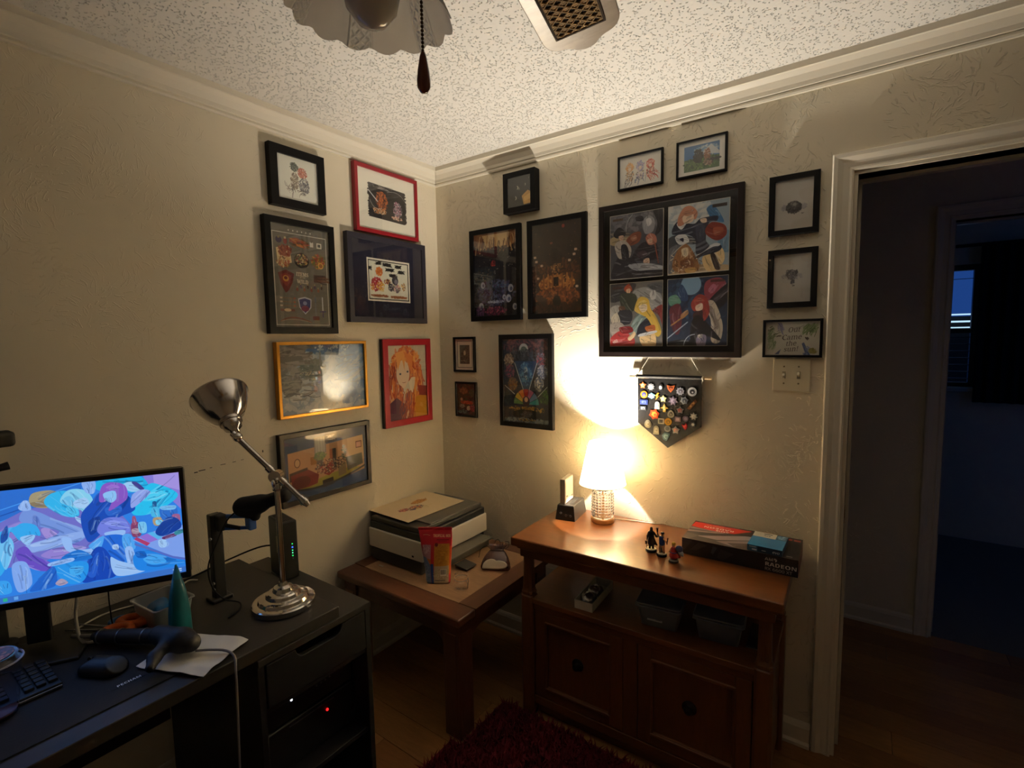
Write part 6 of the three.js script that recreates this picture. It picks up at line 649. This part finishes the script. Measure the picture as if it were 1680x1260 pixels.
{ const fig = (label, pos, turn, h, parts, baseR) => { const t = thing('figurine', label, 'figurine', pos, turn, undefined); for (const [n, geo, mat] of parts) obj(n, geo, mat, t); return t; };
  const dk = S(0x1d1612, .5), cream = S(0xd9cfb0, .5), bk = S(0x0e0c0b, .5), sk = S(0xb98c68, .6), bl = S(0x24407c, .45), rd = S(0x9a2626, .45), ye = S(0xb99a2c, .5), gy = S(0x7d776e, .5), lb = S(0x8fa6c0, .45);
  const baseG = (r) => lathe([[0, 0], [r, 0], [r, .006], [r * .92, .009], [0, .009]], 28), baseTop = (r) => lathe([[0, .009], [r * .9, .009], [r * .9, .0105], [0, .0105]], 28);
  fig('dark long-coated figurine with an axe on a pale base', [1.303, .7422, .3], .3, .09, [['stand', baseG(.02), bk], ['stand_top', baseTop(.02), cream],
    ['body', blob(bones([[[-.005, .01, .002], [-.004, .04, 0], .004, .005], [[.007, .01, .002], [.004, .04, 0], .004, .005], [[0, .042, 0], [0, .07, 0], .008, .0085], [[0, .072, 0], [0, .079, 0], .004, .004], [[0, .084, 0], [0, .086, 0], .0055, .005], [[.009, .07, 0], [.018, .058, .004], .0035, .003], [[.018, .058, .004], [.026, .06, .006], .003, .0025], [[-.009, .07, 0], [-.013, .056, .003], .0035, .003], [[-.013, .056, .003], [-.014, .044, .006], .003, .0025]], .004), [-.025, .005, -.015], [.032, .098, .015], .0018), dk],
    ['coat', blob(bones([[[0, .068, -.001], [0, .03, -.003], .0095, .013], [[.006, .04, -.003], [.02, .022, -.006], .008, .003]], .006), [-.02, .012, -.02], [.034, .085, .014], .002), S(0x17110e, .6)], ['axe', [rod([-.0145, .012, .008], [-.0145, .05, .006], .0012), ext(poly([[-.006, 0], [0, .003], [0, .012], [-.007, .014]]), .002).translate(-.0145, .026, .006)], S(0x3a332c, .4, { metalness: .6 })]], .02);
  fig('figurine in blue and brown with a raised club on a pale base', [1.348, .7422, .318], -.2, .1, [['stand', baseG(.018), bk], ['stand_top', baseTop(.018), cream],
    ['body', blob(bones([[[-.006, .011, .002], [-.004, .036, 0], .004, .005], [[.008, .011, -.002], [.005, .036, 0], .004, .005], [[0, .04, 0], [.001, .064, 0], .008, .0085], [[.001, .068, 0], [.002, .073, 0], .004, .004], [[.003, .079, 0], [.003, .081, 0], .0055, .005], [[-.008, .066, 0], [-.014, .072, .003], .0035, .003], [[-.014, .072, .003], [-.015, .083, .005], .003, .0028], [[.01, .064, 0], [.02, .056, .003], .0035, .003], [[.02, .056, .003], [.024, .062, .006], .003, .0025]], .004), [-.025, .005, -.015], [.032, .092, .015], .0018), sk],
    ['tunic', blob(bones([[[0, .064, 0], [.001, .046, 0], .0098, .0105]], .004), [-.015, .03, -.014], [.016, .08, .014], .0018), bl], ['cloak', blob(bones([[[0, .06, -.004], [-.004, .018, -.007], .009, .011]], .004), [-.02, .004, -.022], [.014, .075, .008], .002), gy], ['cap', new THREE.SphereGeometry(.0064, 14, 10).scale(1, .8, 1).translate(.003, .0835, 0), bk], ['club', [rod([-.015, .083, .005], [-.0145, .1, .006], .0022, .0042), rod([.024, .05, .007], [.027, .074, .006], .0018, .0025)], S(0x4a2a1a, .5)]], .018);
  fig('red and blue figurine with a round blue shield on a pale base', [1.398, .7422, .342], .2, .07, [['stand', baseG(.017), S(0x8a8070, .5)],
    ['body', blob(bones([[[-.005, .009, .002], [-.004, .028, 0], .0042, .005], [[.006, .009, .0], [.004, .028, 0], .0042, .005], [[0, .03, 0], [0, .046, 0], .0085, .0085], [[0, .05, 0], [0, .054, 0], .004, .004], [[0, .059, 0], [0, .061, 0], .006, .0055], [[-.008, .046, 0], [-.014, .036, .006], .0035, .003], [[.009, .046, 0], [.016, .042, .004], .0035, .003]], .004), [-.025, .003, -.015], [.028, .075, .016], .0018), sk],
    ['tunic', blob(bones([[[0, .046, 0], [0, .022, 0], .0098, .015], [[.004, .024, -.004], [.018, .016, -.006], .008, .005]], .004), [-.02, .006, -.016], [.028, .06, .018], .0018), rd], ['sash', new THREE.TorusGeometry(.0112, .0022, 8, 24).rotateX(Math.PI / 2).translate(0, .034, 0), bl], ['hair', blob(bones([[[0, .063, -.001], [.0, .062, -.003], .0068, .006], [[-.004, .062, -.003], [-.006, .054, -.003], .003, .002]], .004), [-.015, .048, -.014], [.012, .076, .010], .0016), ye], ['shield', lathe([[0, .005], [.006, .0045], [.011, .002], [.0125, 0], [0, 0]], 28).rotateX(Math.PI / 2).translate(.019, .05, .006), bl], ['cape', blob(bones([[[.006, .044, -.006], [.024, .028, -.01], .006, .008], [[.02, .03, -.008], [.03, .022, -.006], .006, .003]], .004), [-.006, .012, -.022], [.04, .056, .006], .0018), lb]], .017); }
{ const W = .365, D = .195, HH = .058, t = thing('graphics_card_box', 'black and red graphics card box lying on the oak cabinet', 'box', [1.581, .7422, .155], .025);
  const front = art(1024, 168, 94, (o) => { o.bg('#17151a'); o.p([[.0, .0], [.24, .2], [.14, .62], [.02, .75], [0, .6]], '#3a3338'); o.p([[.1, .05], [.16, .1], [.06, .8], [.03, .7]], '#17151a'); o.p([[.29, .16], [.33, .2], [.29, .7], [.27, .6]], '#3c4048'); o.p([[.36, .26], [.48, .4], [.38, .92], [.32, .86]], '#332d30'); o.text('AMD', .735, .26, .22, '#b9b2ae', 'bold', 'sans-serif', 'left', 0, 1.25); o.rect(.809, .16, .018, .2, '#b9b2ae'); o.p([[.809, .25], [.82, .25], [.82, .36], [.809, .36]], '#17151a'); o.text('RADEON', .735, .55, .3, '#c4bdb8', 'bold', 'sans-serif', 'left', 0, 1.3); o.text('RX 6600 XT', .735, .83, .24, '#b0a9a5', '', 'sans-serif', 'left', 0, 1.15); });
  const top = art(1024, 547, 95, (o, c, w, h) => { o.bg('#241f21'); o.rect(0, 0, 1, .05, '#141214'); for (let i = 0; i < 46; i++) o.rect(.05 + i * .0085, .015, .005, .018, '#b0a8a0'); o.p([[.01, .06], [.56, .06], [.42, .34], [.3, .4], [0, .33]], '#c8281f'); o.p([[0, .36], [.36, .4], [.24, .5], [0, .62]], '#8a7a7a'); o.p([[0, .44], [.3, .41], [0, .54]], '#4a3e40'); o.p([[.1, .78], [.52, .36], [.68, .3], [.68, .42], [.3, .8]], '#94868a'); o.p([[.3, .86], [.66, .46], [.66, .56], [.46, .96]], '#7d7074'); o.p([[.24, .66], [.6, .38], [.3, .62]], '#4a3e40'); o.p([[.4, .84], [.68, .6], [.68, .66], [.46, .94]], '#3a3032'); o.p([[0, .7], [.14, .72], [.06, 1], [0, 1]], '#4a4346');
    o.text('AMD', .31, .34, .075, '#f0e6dc', 'bold', 'sans-serif', 'center', Math.PI, 1.3); o.rect(.245, .31, .02, .055, '#f0e6dc'); o.text('RADEON', .26, .235, .1, '#f0e6dc', 'bold', 'sans-serif', 'center', Math.PI, 1.35); o.text('RX 6600 XT', .25, .145, .07, '#f0a090', '', 'sans-serif', 'center', Math.PI, 1.3);
    o.rect(.86, .08, .055, .07, '#a83a30'); o.rect(.93, .08, .055, .07, '#a83a30'); o.rect(.9, .9, .05, .02, '#b9b2ae'); });
  const mats = [S(0x6e1c1a, .45), S(0x1a1719, .45), S(0xffffff, .4, { map: top }), S(0x1a1719, .5), S(0xffffff, .4, { map: front }), S(0x1a1719, .5)];
  obj('carton', box(W, HH, D, 0, HH / 2, 0), mats, t); obj('lid_seam', box(W + .0006, .001, D + .0006, 0, HH - .012, 0), S(0x0c0b0c, .6), t); }
{ const t = thing('drive_box', 'flat blue solid state drive box on the graphics card box', 'box', [1.668, .8007, .178], -.02);
  const tx = art(300, 400, 96, (o) => { o.bg('#17679c'); o.rect(0, 0, .68, .34, '#d6cfbc'); o.text('870', .42, .2, .09, '#3a3a38', 'bold', 'sans-serif', 'center', Math.PI, 1); o.rect(.3, .06, .25, .05, '#3a3a38'); o.rect(.68, 0, .32, .34, '#2a4a66'); o.dabs(.84, .16, .12, .12, ['#5f86a8', '#8aa5bc', '#2a4a66'], 20, .08); });
  const fr = art(400, 80, 97, (o) => { o.bg('#12324a'); o.rect(0, 0, .3, 1, '#3c6a86'); o.rect(.06, .2, .2, .16, '#b4c4cc'); o.rect(.14, .6, .14, .24, '#d6dce0'); o.rect(.42, .6, .12, .1, '#c4ccd0'); o.text('evo', .82, .55, .6, '#dfe4e6', 'italic', 'sans-serif', 'center', 0, 1.1); });
  obj('carton', box(.105, .02, .135, 0, .01, 0), [S(0x14527e, .4), S(0x14527e, .4), S(0xffffff, .4, { map: tx }), S(0x14527e, .4), S(0xffffff, .4, { map: fr }), S(0x14527e, .4)], t); }

/* ---------- things on the cabinet shelf ---------- */
{ const t = thing('white_carton', 'long white carton holding foil packets on the cabinet shelf', 'carton', [1.075, .4952, .3], .05);
  const wl = S(0xd2cbbd, .7); obj('wall', box(.072, .034, .0015, 0, .017, .105), wl, t); obj('wall', box(.072, .034, .0015, 0, .017, -.105), wl, t); obj('wall', box(.0015, .034, .21, -.036, .017, 0), wl, t); obj('wall', box(.0015, .034, .21, .036, .017, 0), wl, t); obj('base', box(.072, .0015, .21, 0, .0008, 0), wl, t);
  const foil = S(0xb9bcc0, .25, { metalness: .9 }); for (const [z, s] of [[.06, 1], [-.01, 2]]) { const n = noiseGrid(60 + s, 9); const g = blob((x, y, zz) => Math.hypot(x / 1.0, (y - .026) * 1.3, (zz - z) * .8) - .028 - .012 * (n(x * 9 + .5, zz * 9 + y * 5) - .5), [-.034, .004, z - .05], [.034, .06, z + .05], .004).toNonIndexed(); g.computeVertexNormals(); tag(obj('foil_packet', g.applyMatrix4(new THREE.Matrix4().makeRotationY(.05).setPosition(1.075, .4952, .3)), foil), s === 1 ? 'crumpled foil packet at the front of the white carton' : 'crumpled foil packet at the back of the white carton', 'packet', undefined); } }
{ const bin = (label, x, z, turn, s, items) => { const t = thing('storage_bin', label, 'storage bin', [x, .4952, z], turn); const cl = P(0xb4b8ba, .35, { transmission: .6, thickness: 0 });
    const R = (a, b, r, y) => rrect(-a, -b, 2 * a, 2 * b, r).getSpacedPoints(48).slice(0, 48).map((q) => [q.x, y, -q.y]);
    obj('tub', loft([R(.062 * s, .075 * s, .012, .001), R(.072 * s, .085 * s, .014, .07), R(.08 * s, .093 * s, .014, .072), R(.08 * s, .093 * s, .014, .08), R(.071 * s, .084 * s, .013, .077), R(.06 * s, .073 * s, .011, .003)], { caps: true }), cl, t); obj('lid', ext(rrect(-.078 * s, -.091 * s, .156 * s, .182 * s, .014), .006, .002).rotateX(Math.PI / 2).translate(0, .087, 0), cl, t); return t; };
  const a = bin('clear storage bin with a white barcode label on the shelf', 1.345, .29, .12, 1, 0); obj('label_sticker', box(.052, .026, .0008, -.012, .024, .0775).rotateX(-.12).translate(0, .004, .004), S(0xffffff, .7, { map: art(160, 80, 98, (o) => { o.bg('#d6d0c8'); o.rect(.05, .05, .4, .12, '#a8505a'); o.rect(.08, .4, .4, .2, '#3a3638'); for (let i = 0; i < 12; i++) o.rect(.6 + i * .028, .35, .008 + .01 * o.r(), .5, '#3a3638'); }) }), a); tag(obj('card_box', rbox(.09, .05, .1, .003).rotateY(.12).translate(1.345, .525, .29), S(0x35383c, .6)), 'dark grey box inside the labelled storage bin', 'box');
  bin('clear storage bin with tangled cords inside beside the tablet', 1.54, .262, .1, 1.02, 0); for (const [k, lab, col] of [[0, 'coiled dark cord inside the unlabelled storage bin', 0x232528], [1, 'reddish packet inside the unlabelled storage bin', 0x5a2c30]]) tag(obj(k ? 'packet' : 'cord_coil', k ? rbox(.06, .03, .05, .006).translate(1.56, .52, .30) : tube([[1.5, .51, .23], [1.56, .55, .22], [1.58, .52, .26], [1.52, .56, .25], [1.50, .53, .21], [1.57, .555, .25], [1.52, .51, .26]], .005), S(col, .6)), lab, k ? 'packet' : 'cord'); }
{ const t = thing('tablet', 'black tablet with a silver edge lying on the shelf end', 'tablet', [1.655, .4952, .235], .06); obj('back', rbox(.056, .008, .155, .003, 0, .0045, 0), S(0x17191d, .35), t); obj('edge_band', rbox(.0575, .003, .1565, .001, 0, .0025, 0), M.steel, t); }
renderer.render(scene, camera);
